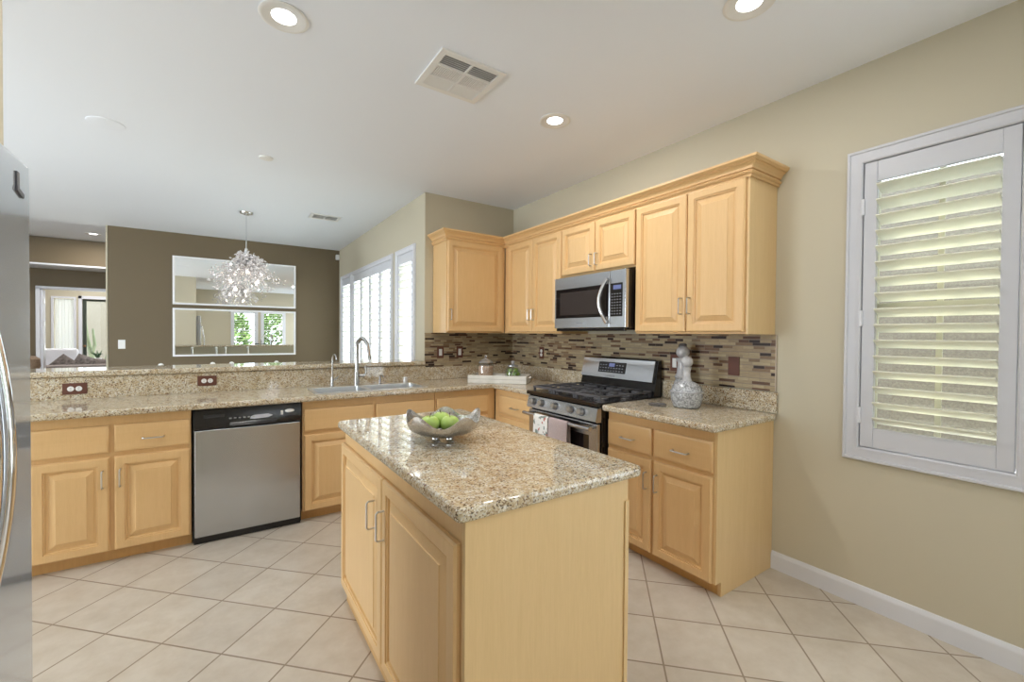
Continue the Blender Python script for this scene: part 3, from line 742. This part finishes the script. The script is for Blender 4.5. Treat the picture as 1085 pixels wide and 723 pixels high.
# ------------------------------------------------------------------ island
isl = thing('kitchen_island', 'free-standing maple island cabinet with two doors facing left', 'island', (-1.56+.015, -1.690, 0), RZ)
IW, ID = 1.290, -.628          # local width (towards the camera) and front plane
MB().box(.0, IW-.001, ID, -.002, .076, .873, .002).build('cabinet_box', MAPLE, isl)
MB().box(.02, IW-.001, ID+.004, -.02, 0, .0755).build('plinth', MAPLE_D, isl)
for x0, x1, h in ((-.003, .655, 'r'), (.663, 1.279, 'l')):
    T = ID-.001
    d = door_mesh(x0, x1, .080, .806, T).build('door', MAPLE, isl)
    pull(x1-.085 if h == 'r' else x0-.0+.030, .640, T-.020, .11, True, d)
MB().box(IW, IW+.012, ID-.004, -.0, .0, .873, .002).build('end_panel', MAPLE_L, isl)
MB().box(IW+.0125, IW+.018, ID-.004, ID+.022, 0, .873, .002).build('corner_strip', MAPLE_L, isl)
MB().box(IW+.0125, IW+.018, -.018, -.0, 0, .80, .002).build('corner_strip', MAPLE_L, isl)
it = MB().plate([-2.205, -1.492], [-3.012, -1.652], [], .8745, .914, 'z', bev=(lambda c: True, .022, .014)).build('island_countertop', GRAN)
tag(it, 'polished speckled granite slab on top of the island', 'countertop')

# ------------------------------------------------------------------ bowl of apples on the island
bw = thing('fruit_bowl', 'scalloped pewter bowl holding green apples on the island', 'bowl', (-1.922, -2.318, .914))
t = bmesh.new(); n = 72; rings = []
for side in (0, 1):
    for k in range(15):
        u = k/14 if side == 0 else 1-k/14
        off = 0 if side == 0 else -.005
        ring_ = []
        for j in range(n):
            th = 2*PI*j/n
            wv = .5+.5*math.cos(5*th+.9); wv2 = .35*math.cos(2*th+.5)
            rr = (.012+.143*math.sin(u*PI/2*.98)**.9*(1+.05*u*u*(wv-.5))) + off*.8
            zz = .022+(.060+.040*(wv**1.2)+.016*wv2)*(u**2.0) + (.005 if side else 0)*(1-u)
            ring_.append(t.verts.new((rr*math.cos(th), rr*math.sin(th), zz)))
        rings.append(ring_)
for a, b in zip(rings, rings[1:]):
    for k in range(n): t.faces.new((a[k], a[(k+1) % n], b[(k+1) % n], b[k]))
t.faces.new(rings[0][::-1]); t.faces.new(rings[-1]); bmesh.ops.recalc_face_normals(t, faces=t.faces)
MB()._add(t).build('bowl_shell', PEWTER, bw, 60)
for k in range(4):
    a = R(45+90*k-34); MB().sphere((.042*math.cos(a), .042*math.sin(a), .0125), .0125).build('foot', CHROME, bw)
ap = thing('green_apple', 'green apple with dark stem at the left of the bowl', 'apple', (-1.982, -2.314, .953), 0, 'green apples in the bowl')
AP = [(0, .010), (.012, .004), (.024, .004), (.034, .014), (.040, .032), (.039, .046), (.031, .060), (.019, .067), (.008, .063), (0, .056)]
MB().lathe(AP, n=24).build('apple_skin', APPLE, ap)
MB().tube([(0, 0, .054), (.002, .001, .068), (.007, .002, .080)], [.0015, .0016, .0022], 6).build('stem', STEM, ap)
for x, y, z, rz, l in ((-1.909, -2.356, .953, 1.1, 'green apple at the front right of the bowl'),
                       (-1.909, -2.268, .955, 2.2, 'green apple at the back right of the bowl, under the high rim')):
    dup(ap, (x, y, z), l, rz)

# ------------------------------------------------------------------ bottles and coaster right of the range
def bottle(label, loc, H_, body_r, ball_r, neck_r, body_h):
    t = thing('glass_bottle', label, 'bottle', loc)
    nb = H_-ball_r*2
    MB().lathe([(0, 0), (body_r*.72, 0), (body_r*.82, .006), (body_r*.97, body_h*.28), (body_r, body_h*.5), (body_r*.93, body_h*.74), (body_r*.72, body_h*.93), (neck_r*1.5, body_h*1.03), (0, body_h*1.03)], n=40).build('bottle_body', SPECK, t)
    MB().lathe([(body_r*.985, body_h*.60), (body_r*1.055, body_h*.61), (body_r*1.055, body_h*.65), (body_r*.965, body_h*.66)], n=40).build('collar', FROST, t)
    MB().lathe([(0, body_h), (neck_r*1.45, body_h), (neck_r*1.05, body_h*1.18), (neck_r*.9, nb*.9), (neck_r*1.15, nb-.006), (neck_r*1.2, nb+.004), (0, nb+.004)], n=28).build('neck', FROST, t)
    MB().sphere((0, 0, nb+ball_r), ball_r).build('ball_stopper', FROST, t)
    return t
bottle('front speckled glass bottle with round body and ball stopper', (-.262, -2.350, .9145), .322, .095, .036, .023, .160)
bk = bottle('taller frosted glass bottle behind the round-bodied one, with dark cap', (-.108, -2.215, .9145), .385, .062, .044, .036, .17)
MB().lathe([(0, .383), (.022, .380), (.026, .388), (.020, .398), (0, .400)], n=20).build('cap', DARKG, bk)
co = MB().lathe([(0, 0), (.048, 0), (.055, .004), (.057, .012), (.052, .0125), (.045, .006), (0, .006)], n=32).build('glass_coaster', mat('smoked_glass', (.22, .21, .21), .08, .4), loc=(-.372, -2.218, .9145))
tag(co, 'small smoky round glass dish on the counter beside the bottles', 'dish')

# ------------------------------------------------------------------ tray with jars in the corner
TR = R(-45)
ty = thing('serving_tray', 'whitewashed wooden tray set across the counter corner', 'tray', (-.500, -.530, .9145), TR)
tw, td_, th_ = .275, .145, .072
q = MB().box(-tw, tw, -td_, td_, 0, .010)
MB().box(-tw+.001, tw-.001, -td_+.001, td_-.001, 0, .010, .002).build('tray_base', TRAYM, ty)
for y in (-td_, td_-.012): MB().box(-tw, tw, y, y+.012, .0005, th_, .003).build('side_board', TRAYM, ty)
for x in (-tw+.0, tw-.012):
    e = MB().box(x, x+.012, -td_+.0125, td_-.0125, .0005, th_*.94, .003).build('end_board', TRAYM, ty)
    sx = -1 if x < 0 else 1; xo = x if x < 0 else x+.012
    MB().tube([(xo, -.04, .045), (xo+sx*.028, -.038, .046), (xo+sx*.030, 0, .046), (xo+sx*.028, .038, .046), (xo, .04, .045)], .004, 8).build('handle', NICKEL, e)
gl = MB().box(-tw+.004, tw-.004, -td_-.0012, -td_+.001, th_*.50, th_*.54).build('groove', mat('tray_groove', (.40, .38, .34), .7), ty)
def on_tray(u, v): return (-.500+u*math.cos(TR)-v*math.sin(TR), -.530+u*math.sin(TR)+v*math.cos(TR), .925)
j1 = thing('glass_jar', 'lidded glass jar of pink-brown potpourri on the tray', 'jar', on_tray(-.145, .02))
def jar(t, r, h, lid):
    MB().lathe([(0, .0), (r*.94, 0), (r, .006), (r, h*.84), (r*.90, h*.96), (r*.84, h), (r*.80, h), (r*.86, h*.95), (r*.965, h*.83), (r*.965, .010), (0, .008)], n=36).build('jar_glass', GLASS, t)
    if lid == 'cone': L = [(0, h+.001), (r*.88, h+.001), (r*.92, h+.008), (r*.60, h+.030), (r*.22, h+.045), (.008, h+.050), (.013, h+.062), (.010, h+.074), (0, h+.078)]
    else: L = [(0, h+.001), (r*.70, h+.001), (r*.72, h+.008), (r*.30, h+.014), (.012, h+.020), (.019, h+.032), (.014, h+.046), (0, h+.050)]
    MB().lathe(L, n=32).build('lid', mat('glass_lid', (.62, .63, .65), .1, .3, Transmission_Weight=.5), t)
jar(j1, .078, .165, 'cone')
pp = MB().lathe([(0, .0), (.070, 0), (.070, .120), (.055, .132), (0, .136)], n=30).build('potpourri', POTP, loc=on_tray(-.145, .02)); pp.location.z += .011
pp['kind'] = 'stuff'; tag(pp, 'pink-brown dried potpourri filling the left jar', 'potpourri')
j2 = thing('glass_jar', 'round glass jar of limes on the tray beside the potpourri jar', 'jar', on_tray(.125, .0))
r = .078
MB().lathe([(0, 0), (r*.8, 0), (r*.95, .012), (r, .055), (r*.95, .100), (r*.75, .130), (r*.62, .140), (r*.58, .140), (r*.71, .127), (r*.91, .098), (r*.955, .055), (r*.91, .016), (0, .008)], n=36).build('jar_glass', GLASS, j2)
MB().lathe([(0, .141), (r*.66, .141), (r*.66, .150), (r*.25, .158), (.012, .164), (.020, .178), (.014, .192), (0, .196)], n=28).build('lid', mat('glass_lid_2', (.62, .63, .65), .1, .3, Transmission_Weight=.5), j2)
b0 = Vector(on_tray(.125, 0))
lm = MB().lathe([(0, -.024), (.004, -.023), (.014, -.017), (.020, 0), (.014, .017), (.004, .023), (0, .025)], n=16).build('lime', LIME, loc=b0+Vector((.038, 0, .032)))
tag(lm, 'green lime in the round jar on the tray', 'lime', 'limes in the jar')
random.seed(4)
for lev, nn, rr, off in ((.032, 5, .043, 0), (.070, 5, .045, .5), (.104, 4, .036, .2)):
    for k in range(nn):
        if lev == .032 and k == 0: lm.location = b0+Vector((rr, 0, lev)); continue
        a = 2*PI*(k+off)/nn; o = dup(lm, b0+Vector((rr*math.cos(a), rr*math.sin(a), lev))); o.rotation_euler = (random.uniform(-.5, .5), random.uniform(.8, 2.2), a)
ca = thing('small_card', 'tiny white card stand on the tray between the jars', 'card', on_tray(.005, -.07), TR)
MB().box(-.028, .028, -.004, .004, 0, .062, .001).build('card', WHITEP, ca)
MB().box(-.022, .022, -.0052, -.004, .030, .046).build('dark_print', DARKG, ca)

# ------------------------------------------------------------------ towels on the oven handle
def towel(name, label, x0, x1, z_end, m, th=.0045, amp=.004):
    """draped over the handle bar: local range frame, x along the bar"""
    t = bmesh.new(); cols = 14; prof = []
    yb, zb, r_ = -.736, .757, .0175
    for k in range(9): prof.append((yb-r_, z_end+(zb-z_end)*k/8))
    for k in range(1, 8): a = PI-PI*k/8; prof.append((yb+r_*math.cos(a), zb+r_*math.sin(a)))
    for k in range(9): prof.append((yb+r_, zb-(zb-z_end-.05)*k/8))
    G = []
    for i in range(cols+1):
        x = x0+(x1-x0)*i/cols; row = []
        for j, (y, z) in enumerate(prof):
            drop = max(0, (zb-z))/.3; s = -1 if j < 9 else 1
            w = amp*drop*math.sin(i*1.1+s) if j < 9 else 0
            row.append(t.verts.new((x+(.002*math.sin(j) if i in (0, cols) else 0), y+w-(.001 if j < 9 else 0), z)))
        G.append(row)
    for a, b in zip(G, G[1:]):
        for k in range(len(prof)-1): t.faces.new((a[k], a[k+1], b[k+1], b[k]))
    bmesh.ops.recalc_face_normals(t, faces=t.faces)
    bmesh.ops.solidify(t, geom=t.faces[:], thickness=th)
    bmesh.ops.recalc_face_normals(t, faces=t.faces)
    bmesh.ops.translate(t, vec=(-(x0+x1)/2, -yb, -zb), verts=t.verts)
    o = MB()._add(t).build(name, m, None, 60)
    o.location = (0+yb, -1.218-(x0+x1)/2, zb); o.rotation_euler = (0, 0, RZ)
    return tag(o, label, 'towel')
towel('dish_towel', 'white floral-print dish towel on the oven handle', .182, .346, .44, TOWF)
towel('dish_towel', 'plain mauve dish towel on the oven handle beside the floral one', .358, .556, .42, TOWM)

# ------------------------------------------------------------------ ceiling fixtures
rl = thing('recessed_light', 'recessed ceiling light above the left side of the island', 'ceiling light', (-2.47, -1.836, H), 0, 'recessed ceiling lights')
MB().lathe([(.098, 0), (.100, -.004), (.092, -.007), (.084, -.006), (.050, -.0008), (.050, 0)], n=40).build('trim_ring', WHITEP, rl)
MB().lathe([(0, -.0015), (.0495, -.0015), (.0495, -.0005), (0, -.0005)], n=36).build('lens', LENS, rl)
RL = [((-2.47, -1.836), None), ((-.91, -1.808), 'recessed ceiling light nearest the microwave and wall cabinets'), ((-.883, -3.032), 'recessed ceiling light cut by the top edge of the photo'), ((-2.47, -3.05), 'recessed ceiling light just above the camera')]
for (x, y), l in RL[1:3]: dup(rl, (x, y, H), l)
for (x, y), p_ in (((-2.47, -1.836), 7), ((-.91, -1.808), 8), ((-.883, -3.032), 4.5), ((-2.47, -3.05), 5), ((-1.7, -4.6), 8), ((-2.5, .9), 5)): area('downlight_and_fill', (x, y, H-.012), (0, 0, 0), .09, .09, p_, (1, .97, .93), 'DISK')  # the last two have no fixture; fill lamps added for brightness
hl = dup(rl, (-4.42, 5.75, 2.96), 'recessed ceiling light in the hall past the taupe wall')
area('hall_downlight', (-4.42, 5.75, 2.945), (0, 0, 0), .12, .12, 22, (1, .94, .86), 'DISK')
area('sitting_room_fill', (-5.0, 8.6, 2.9), (0, 0, 0), .6, .6, 45, (1, .97, .93))  # no fixture: unseen lamp added to brighten the far room
def vent(label, x0, x1, y0, y1, rows, cols):
    t = thing('air_vent', label, 'vent', ((x0+x1)/2, (y0+y1)/2, H))
    w, h = (x1-x0)/2, (y1-y0)/2; f = .032
    us_ = [-w, -w+f]; vs_ = [-h, -h+f]; holes = []
    cw = (2*w-2*f-.012*(cols-1))/cols; rh = (2*h-2*f-.010*(rows-1))/rows
    for i in range(cols): a = -w+f+i*(cw+.012); us_ += [a, a+cw]
    for j in range(rows): b = -h+f+j*(rh+.010); vs_ += [b, b+rh]
    us_ = sorted(set([round(q, 5) for q in us_+[w]])); vs_ = sorted(set([round(q, 5) for q in vs_+[h]]))
    for i in range(cols):
        for j in range(rows):
            a = -w+f+i*(cw+.012); b = -h+f+j*(rh+.010); holes.append((a, a+cw, b, b+rh))
    MB().plate(us_, vs_, holes, -.010, -.001, 'z').build('vent_frame', WHITEP, t)
    MB().box(-w+.01, w-.01, -h+.01, h-.01, -.0009, -.0002).build('duct_opening', mat('grey_duct', (.42, .42, .42), .6), t)
    for k, (a, a1, b, b1) in enumerate(holes):
        s = MB(); j = k % rows
        if rows == 3 and j == 1:
            nb = 14
            for q in range(nb): x = a+(a1-a)*(q+.5)/nb; s.box(x-.0030, x+.0030, b, b1, -.008, -.0015)
        else:
            nb = 6; an = R(50 if j == 0 else -50)
            for q in range(nb):
                y = b+(b1-b)*(q+.5)/nb; s.box(a, a1, -.0072, .0072, -.0006, .0006, 0, 1, Matrix.Translation((0, y, -.0055)) @ Matrix.Rotation(R(28 if j == 0 else -28), 4, 'X'))
        s.build('slats', WHITEP, t)
vent('white six-section air vent in the kitchen ceiling', -1.815, -1.445, -2.055, -1.70, 3, 2)
vent('small white air vent in the dining ceiling near the windows', -1.83, -1.50, 1.43, 1.66, 1, 2)
sp = MB().lathe([(.0, -.006), (.085, -.006), (.098, -.003), (.10, 0), (0, 0)], n=36).build('ceiling_speaker', CEIL, loc=(-3.33, -.07, H-.0003))
tag(sp, 'flat white round ceiling speaker over the left of the peninsula', 'speaker')
sm = MB().lathe([(.0, -.014), (.035, -.014), (.048, -.010), (.05, 0), (0, 0)], n=30).build('sprinkler_cover', WHITEP, loc=(-2.40, -.05, H-.0003))
tag(sm, 'small white round cover on the ceiling above the sink', 'ceiling cover')

# ------------------------------------------------------------------ mirrors on the taupe wall
for z0, z1, l in ((1.751, 2.425, 'upper of two wide white-framed mirrors on the taupe wall'), (1.022, 1.700, 'lower of two wide white-framed mirrors on the taupe wall')):
    t = thing('wall_mirror', l, 'mirror', (-2.476, YF-.001, (z0+z1)/2))
    w, h, f = .77, (z1-z0)/2, .024
    MB().plate([-w, -w+f, w-f, w], [-h, -h+f, h-f, h], [(-w+f, w-f, -h+f, h-f)], -.034, 0, 'y').build('frame', mat('white_mirror_frame', (.84, .85, .88), .3), t)
    MB().box(-w+f*.8, w-f*.8, -.014, -.002, -h+f*.8, h-f*.8).build('mirror_glass', MIRROR, t)

# ------------------------------------------------------------------ chandelier
ch = thing('chandelier', 'silver crystal cluster chandelier hanging in the dining area', 'chandelier', (-2.45, 1.86, H))
MB().lathe([(0, -.03), (.03, -.03), (.062, -.020), (.068, -.006), (.068, 0), (0, 0)], n=30).build('canopy', CHROME, ch)
MB().tube([(0, 0, -.02), (0, 0, -.47)], .005, 8).build('rod', CHROME, ch)
MB().lathe([(0, -.42), (.016, -.42), (.02, -.46), (.02, -.56), (0, -.57)], n=16).build('hub', CHROME, ch)
random.seed(11)
wires, crys = MB(), bmesh.new()
def rand_dir():
    while True:
        v = Vector((random.uniform(-1, 1), random.uniform(-1, 1), random.uniform(-1, 1)))
        if .1 < v.length < 1: return v.normalized()
cc = Vector((0, 0, -.75))
for k in range(190):
    d = rand_dir(); L = random.uniform(.55, 1)
    end = cc+Vector((d.x*.39, d.y*.39, d.z*.31))*L
    if d.z > 0: end.x *= 1-.5*d.z; end.y *= 1-.5*d.z
    midp = (Vector((0, 0, -.52))+end)/2+rand_dir()*.04
    wires.tube([(0, 0, -.50), midp, end], .0019, 4)
    for q in range(7):
        p = (midp.lerp(end, random.uniform(.1, 1.0)) if q else end)+rand_dir()*random.uniform(.0, .045)
        s = random.uniform(.008, .015); t = bmesh.new()
        bmesh.ops.create_icosphere(t, subdivisions=1, radius=s)
        rot = Vector((0, 0, 1)).rotation_difference(rand_dir()).to_matrix().to_4x4()
        bmesh.ops.transform(t, matrix=Matrix.Translation(p) @ rot @ Matrix.Diagonal((.55, .75, 1.5, 1)), verts=t.verts)
        me = bpy.data.meshes.new('t'); t.to_mesh(me); t.free(); crys.from_mesh(me); bpy.data.meshes.remove(me)
wires.build('wire_branches', WIREM, ch)
mbc = MB(); mbc.bm.free(); mbc.bm = crys
cr = mbc.build('crystals', CRYST, ch, 1); cr['kind'] = 'stuff'
for k in range(8):
    a = 2*PI*k/8; MB().sphere((.15*math.cos(a), .15*math.sin(a), -.70-.10*(k % 3)), .014, (1, 1, 1.5), 12, 8).build('bulb', BULB, ch)

# ------------------------------------------------------------------ dining chairs behind the bar (post tips show over the ledge)
def chair(label, loc, rz):
    t = thing('dining_chair', label, 'chair', loc, rz, 'chairs behind the bar')
    MB().box(-.21, .21, -.20, .22, .45, .49, .015).build('seat', FABW, t)
    for sx in (-1, 1):
        MB().box(sx*.19-.018, sx*.19+.018, -.19, -.154, 0, .449, .004).build('leg', NAVY, t)
        MB().tube([(sx*.19, .20, 0), (sx*.19, .20, .5), (sx*.19, .24, 1.045)], .017, 10).build('post', NICKEL, t)
        MB().sphere((sx*.19, .241, 1.062), .021).build('finial', WHITEP, t)
    for z in (.62, .74, .86): MB().box(-.175, .175, .215+.05*(z-.6), .235+.05*(z-.6), z-.02, z+.02, .006).build('rail', FABW, t)
    return t
chair('dining chair whose white finials peek over the bar below the mirrors', (-2.42, 1.20, 0), R(180))
chair('dining chair whose finial peeks over the bar left of the mirrors', (-2.95, 1.20, 0), R(180))

# ------------------------------------------------------------------ hall and sitting room
hd = MB().box(-6.9, -5.53, 7.19, 7.23, 0, 2.14, .004)
d1 = struct('door_1', hd, TRIMW)
MB().sphere((-5.62, 7.16, 1.0), .03).build('door_knob', NICKEL, d1)
jb = struct('trim_5', MB().box(-5.354, -5.325, 7.13, 7.27, 0, 2.10, .003), TRIMW)
for z in (.30, 1.02, 1.45, 1.85): MB().box(-5.3249, -5.320, 7.16, 7.24, z, z+.10).build('hinge', NICKEL, jb)
f = MB()
for a, b, c, e in ((-5.87, -5.83, .31, 2.16), (-5.50, -5.46, .31, 2.16)): f.box(a, b, 9.97, 10.0, c, e, .004)
f.box(-5.83, -5.50, 9.97, 10.0, 2.12, 2.16, .004).box(-5.83, -5.50, 9.97, 10.0, .31, .35, .004)
w7 = struct('window_7', f, TRIMW)
vb = MB()
for k in range(6): vb.box(-.025, .025, -.002, .002, .37, 2.10, 0, 1, Matrix.Translation((-5.80+.054*k, 10.06, 0)) @ Matrix.Rotation(R(25), 4, 'Z'))
vb.build('vertical_blind', VANE, w7)
MB().box(-5.83, -5.50, 10.10, 10.105, .35, 2.12).build('window_pane', PANE, w7)
f = MB().box(-5.42, -5.36, 9.96, 10.0, 0, 2.19, .004).box(-5.42, -4.30, 9.96, 10.0, 2.12, 2.19, .004)
struct('trim_3', f, TRIMW)
g = MB().box(-5.355, -5.30, 10.02, 10.07, 0, 2.115).box(-4.42, -4.355, 10.02, 10.07, 0, 2.115).box(-5.30, -4.42, 10.02, 10.07, 2.07, 2.115).box(-5.30, -4.42, 10.02, 10.07, 0, .10)
d3 = struct('door_3', g, DKGREEN)
MB().box(-5.30, -4.42, 10.04, 10.046, .10, 2.07).build('door_glass', PANE, d3)
MB().sphere((-5.325, 9.99, 1.02), .028).build('door_knob', COPPER, d3)
th = thing('armchair', 'white armchair in the room beyond the hall', 'armchair', (-5.55, 8.85, 0))
MB().box(-.40, .32, -.35, .35, .10, .45, .05).build('seat', FABW, th)
MB().box(-.40, .28, .22, .42, .40, .99, .06).build('backrest', FABW, th)
for x in (-.44, .26): MB().box(x, x+.13, -.35, .35, .10, .64, .04).build('armrest', FABW, th)
for x in (-.36, .30):
    for y in (-.28, .3): MB().cyl((x, y, 0), (x, y, .11), .02).build('leg', NAVY, th)
sf = thing('sofa', 'grey-brown sofa in the room beyond the hall, seen over the bar', 'sofa', (-4.62, 7.95, 0))
MB().box(-.95, .95, -.40, .40, .08, .47, .05).build('seat', FABG, sf)
MB().box(-.95, .95, -.42, -.22, .30, .72, .07).build('backrest', FABG, sf)
for x in (-1.0, .85): MB().box(x, x+.15, -.42, .42, .08, .60, .05).build('armrest', FABG, sf)
for x in (-.9, .9):
    for y in (-.35, .35): MB().cyl((x, y, 0), (x, y, .09), .025).build('leg', NAVY, sf)
def cushion(label, loc, rot, s, m):
    t = bmesh.new(); bmesh.ops.create_grid(t, x_segments=12, y_segments=12, size=.5)
    for v in t.verts: v.co.z = .20*((1-(2*v.co.x)**2)*(1-(2*v.co.y)**2))**.5*.5
    g2 = bmesh.ops.duplicate(t, geom=t.verts[:]+t.edges[:]+t.faces[:])
    for v in g2['geom']:
        if isinstance(v, bmesh.types.BMVert): v.co.z *= -1
    bmesh.ops.remove_doubles(t, verts=t.verts, dist=.001); bmesh.ops.recalc_face_normals(t, faces=t.faces)
    bmesh.ops.scale(t, vec=(s, s, s), verts=t.verts)
    o = MB()._add(t).build('throw_cushion', m, None, 60); o.location = loc; o.rotation_euler = rot
    return tag(o, label, 'cushion')
cushion('patterned grey cushion standing on its corner on the sofa, left one', (-5.22, 7.87, .70), (R(80), R(42), 0), .32, FABP)
cushion('patterned grey cushion tilted on the sofa, right one', (-4.96, 8.03, .697), (R(80), R(24), 0), .34, FABP)
cushion('plain taupe cushion lying flat on the sofa under the window', (-4.62, 7.87, .645), (R(80), R(4), 0), .32, FABG)
bsk = MB().lathe([(0, 0), (.17, 0), (.21, .10), (.20, .22), (.15, .26), (0, .27)], n=24).build('wicker_pouf', noisy('brown_wicker', (.22, .15, .10), (.36, .26, .18), 60, .9, bump=.4))
bsk.location = (-5.30, 6.0, .70); tag(bsk, 'round brown woven basket just behind the left end of the bar', 'basket')
st = thing('side_stool', 'dark stool carrying the woven basket in the hall', 'stool', (-5.30, 6.0, 0))
MB().lathe([(0, .66), (.2, .66), (.2, .699), (0, .699)], n=24).build('stool_top', NAVY, st)
for k in range(3): a = 2*PI*k/3; MB().cyl((.15*math.cos(a), .15*math.sin(a), 0), (.12*math.cos(a), .12*math.sin(a), .66), .018).build('leg', NAVY, st)
tbl = thing('console_table', 'low pale table under the glass door in the sitting room', 'table', (-4.72, 9.2, 0))
MB().box(-.35, .35, -.2, .2, .60, .64, .008).build('tabletop', FABW, tbl)
for x in (-.32, .32):
    for y in (-.17, .17): MB().box(x-.02, x+.02, y-.02, y+.02, 0, .6).build('leg', FABW, tbl)
pl = thing('potted_plant', 'spiky green plant in a white pot before the glass door', 'plant', (-4.96, 9.2, .6405))
MB().lathe([(0, 0), (.05, 0), (.065, .13), (.055, .13), (.05, .11), (0, .11)], n=20).build('pot', WHITEP, pl)
lv = MB()
for k in range(16):
    a = k*2.4; e = .07+.10*((k*7) % 5)/5; lv.tube([(0, 0, .11), (e*.5*math.cos(a), e*.5*math.sin(a), .22), (e*math.cos(a), e*math.sin(a), .30-.05*(k % 3))], [.008, .010, .002], 5)
lv.build('leaves', mat('dark_spiky_leaves', (.06, .12, .05), .6), pl)

# ------------------------------------------------------------------ outdoors seen through the openings
gd = MB().box(-14, 14, -16, 20, -.12, -.065).build('ground', GROUND); gd['kind'] = 'structure'
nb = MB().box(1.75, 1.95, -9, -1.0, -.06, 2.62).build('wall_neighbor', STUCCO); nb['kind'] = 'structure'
pw = MB().box(5.4, 5.6, -.8, 9, -.06, 1.75).build('wall_patio', PALESTUCCO); pw['kind'] = 'structure'
gw = MB().box(-9, 0, 14.0, 14.2, -.06, 3.4).build('wall_garden', noisy('garden_stucco', (.24, .215, .175), (.30, .27, .22), 30, .9)); gw['kind'] = 'structure'
def leafy(name, label, loc, sx, sy, sz, n, seed, cat='shrub', leaf=.10):
    random.seed(seed); t = bmesh.new()
    for k in range(n):
        d = rand_dir(); rr = random.uniform(.75, 1.0)
        p = Vector((d.x*sx*rr, d.y*sy*rr, sz+d.z*sz*rr)); nn = rand_dir(); a = nn.orthogonal().normalized(); b = nn.cross(a)
        s = leaf*random.uniform(.6, 1.3)
        t.faces.new([t.verts.new(p+q) for q in (a*s, b*s*.5, -a*s, -b*s*.5)])
    tr_ = thing(name, label, cat, loc)
    MB()._add(t).build('foliage', LEAF, tr_); MB().cyl((0, 0, 0), (0, 0, sz), .06, .03).build('trunk', STEM, tr_)
leafy('garden_tree', 'leafy tree over the patio wall outside the dining windows', (7.0, 2.6, -.06), 1.7, 2.4, 2.3, 900, 2, 'tree', .2)
leafy('garden_shrub', 'green shrub outside the left rear window, seen in the lower mirror', (-2.75, -8.2, -.06), 1.1, .7, 1.3, 2200, 3)
leafy('garden_shrub', 'green shrub outside the right rear window, seen in the lower mirror', (-.45, -8.4, -.06), 1.1, .7, 1.3, 2200, 5)
ca_ = thing('cactus', 'leaning green columnar cactus outside the glass door', 'cactus', (-5.25, 12.6, -.06))
MB().tube([(-.20, 0, 0), (-.42, 0, .74), (-.52, 0, 1.3), (-.56, 0, 1.9)], [.05, .055, .045, .02], 10).build('stem', CACT, ca_)
MB().tube([(-.42, 0, .75), (-.34, -.1, 1.05), (-.38, -.1, 1.5)], [.035, .04, .02], 10).build('branch', CACT, ca_)
MB().tube([(-.16, 0, 0), (-.10, 0, .7), (.06, 0, 1.3)], [.04, .045, .02], 10).build('branch', CACT, ca_)
# plant on a small table at the rear window (reflected in the lower mirror)
rt_t = thing('breakfast_table', 'small table by the rear window, seen only in the lower mirror', 'table', (-1.58, -5.35, 0))
MB().lathe([(0, .72), (.38, .72), (.40, .735), (.38, .75), (0, .75)], n=36).build('tabletop', NAVY, rt_t)
MB().lathe([(0, 0), (.22, 0), (.2, .03), (.04, .06), (.04, .719), (0, .719)], n=24).build('pedestal', NAVY, rt_t)
oc = thing('potted_orchid', 'white orchid with dark leaves on the rear table, reflected in the mirror', 'plant', (-1.58, -5.35, .7505))
MB().lathe([(0, 0), (.07, 0), (.09, .12), (0, .12)], n=20).build('pot', DARKG, oc)
lv = MB()
for k in range(9): a = k*.7; lv.tube([(0, 0, .12), (.12*math.cos(a), .05*math.sin(a), .24), (.26*math.cos(a), .1*math.sin(a), .24)], [.02, .03, .004], 6)
lv.build('leaves', mat('dark_orchid_leaves', (.03, .06, .025), .5), oc)
MB().tube([(0, 0, .12), (.02, 0, .4), (.10, 0, .56), (.2, 0, .55)], .005, 6).build('stem', STEM, oc)
fl = MB()
for k in range(6): fl.sphere((.02+.035*k, .0, .42+.10*math.sin(k*.6)), .030, (1, 1, .6), 10, 6)
fl.build('flowers', WHITEP, oc)
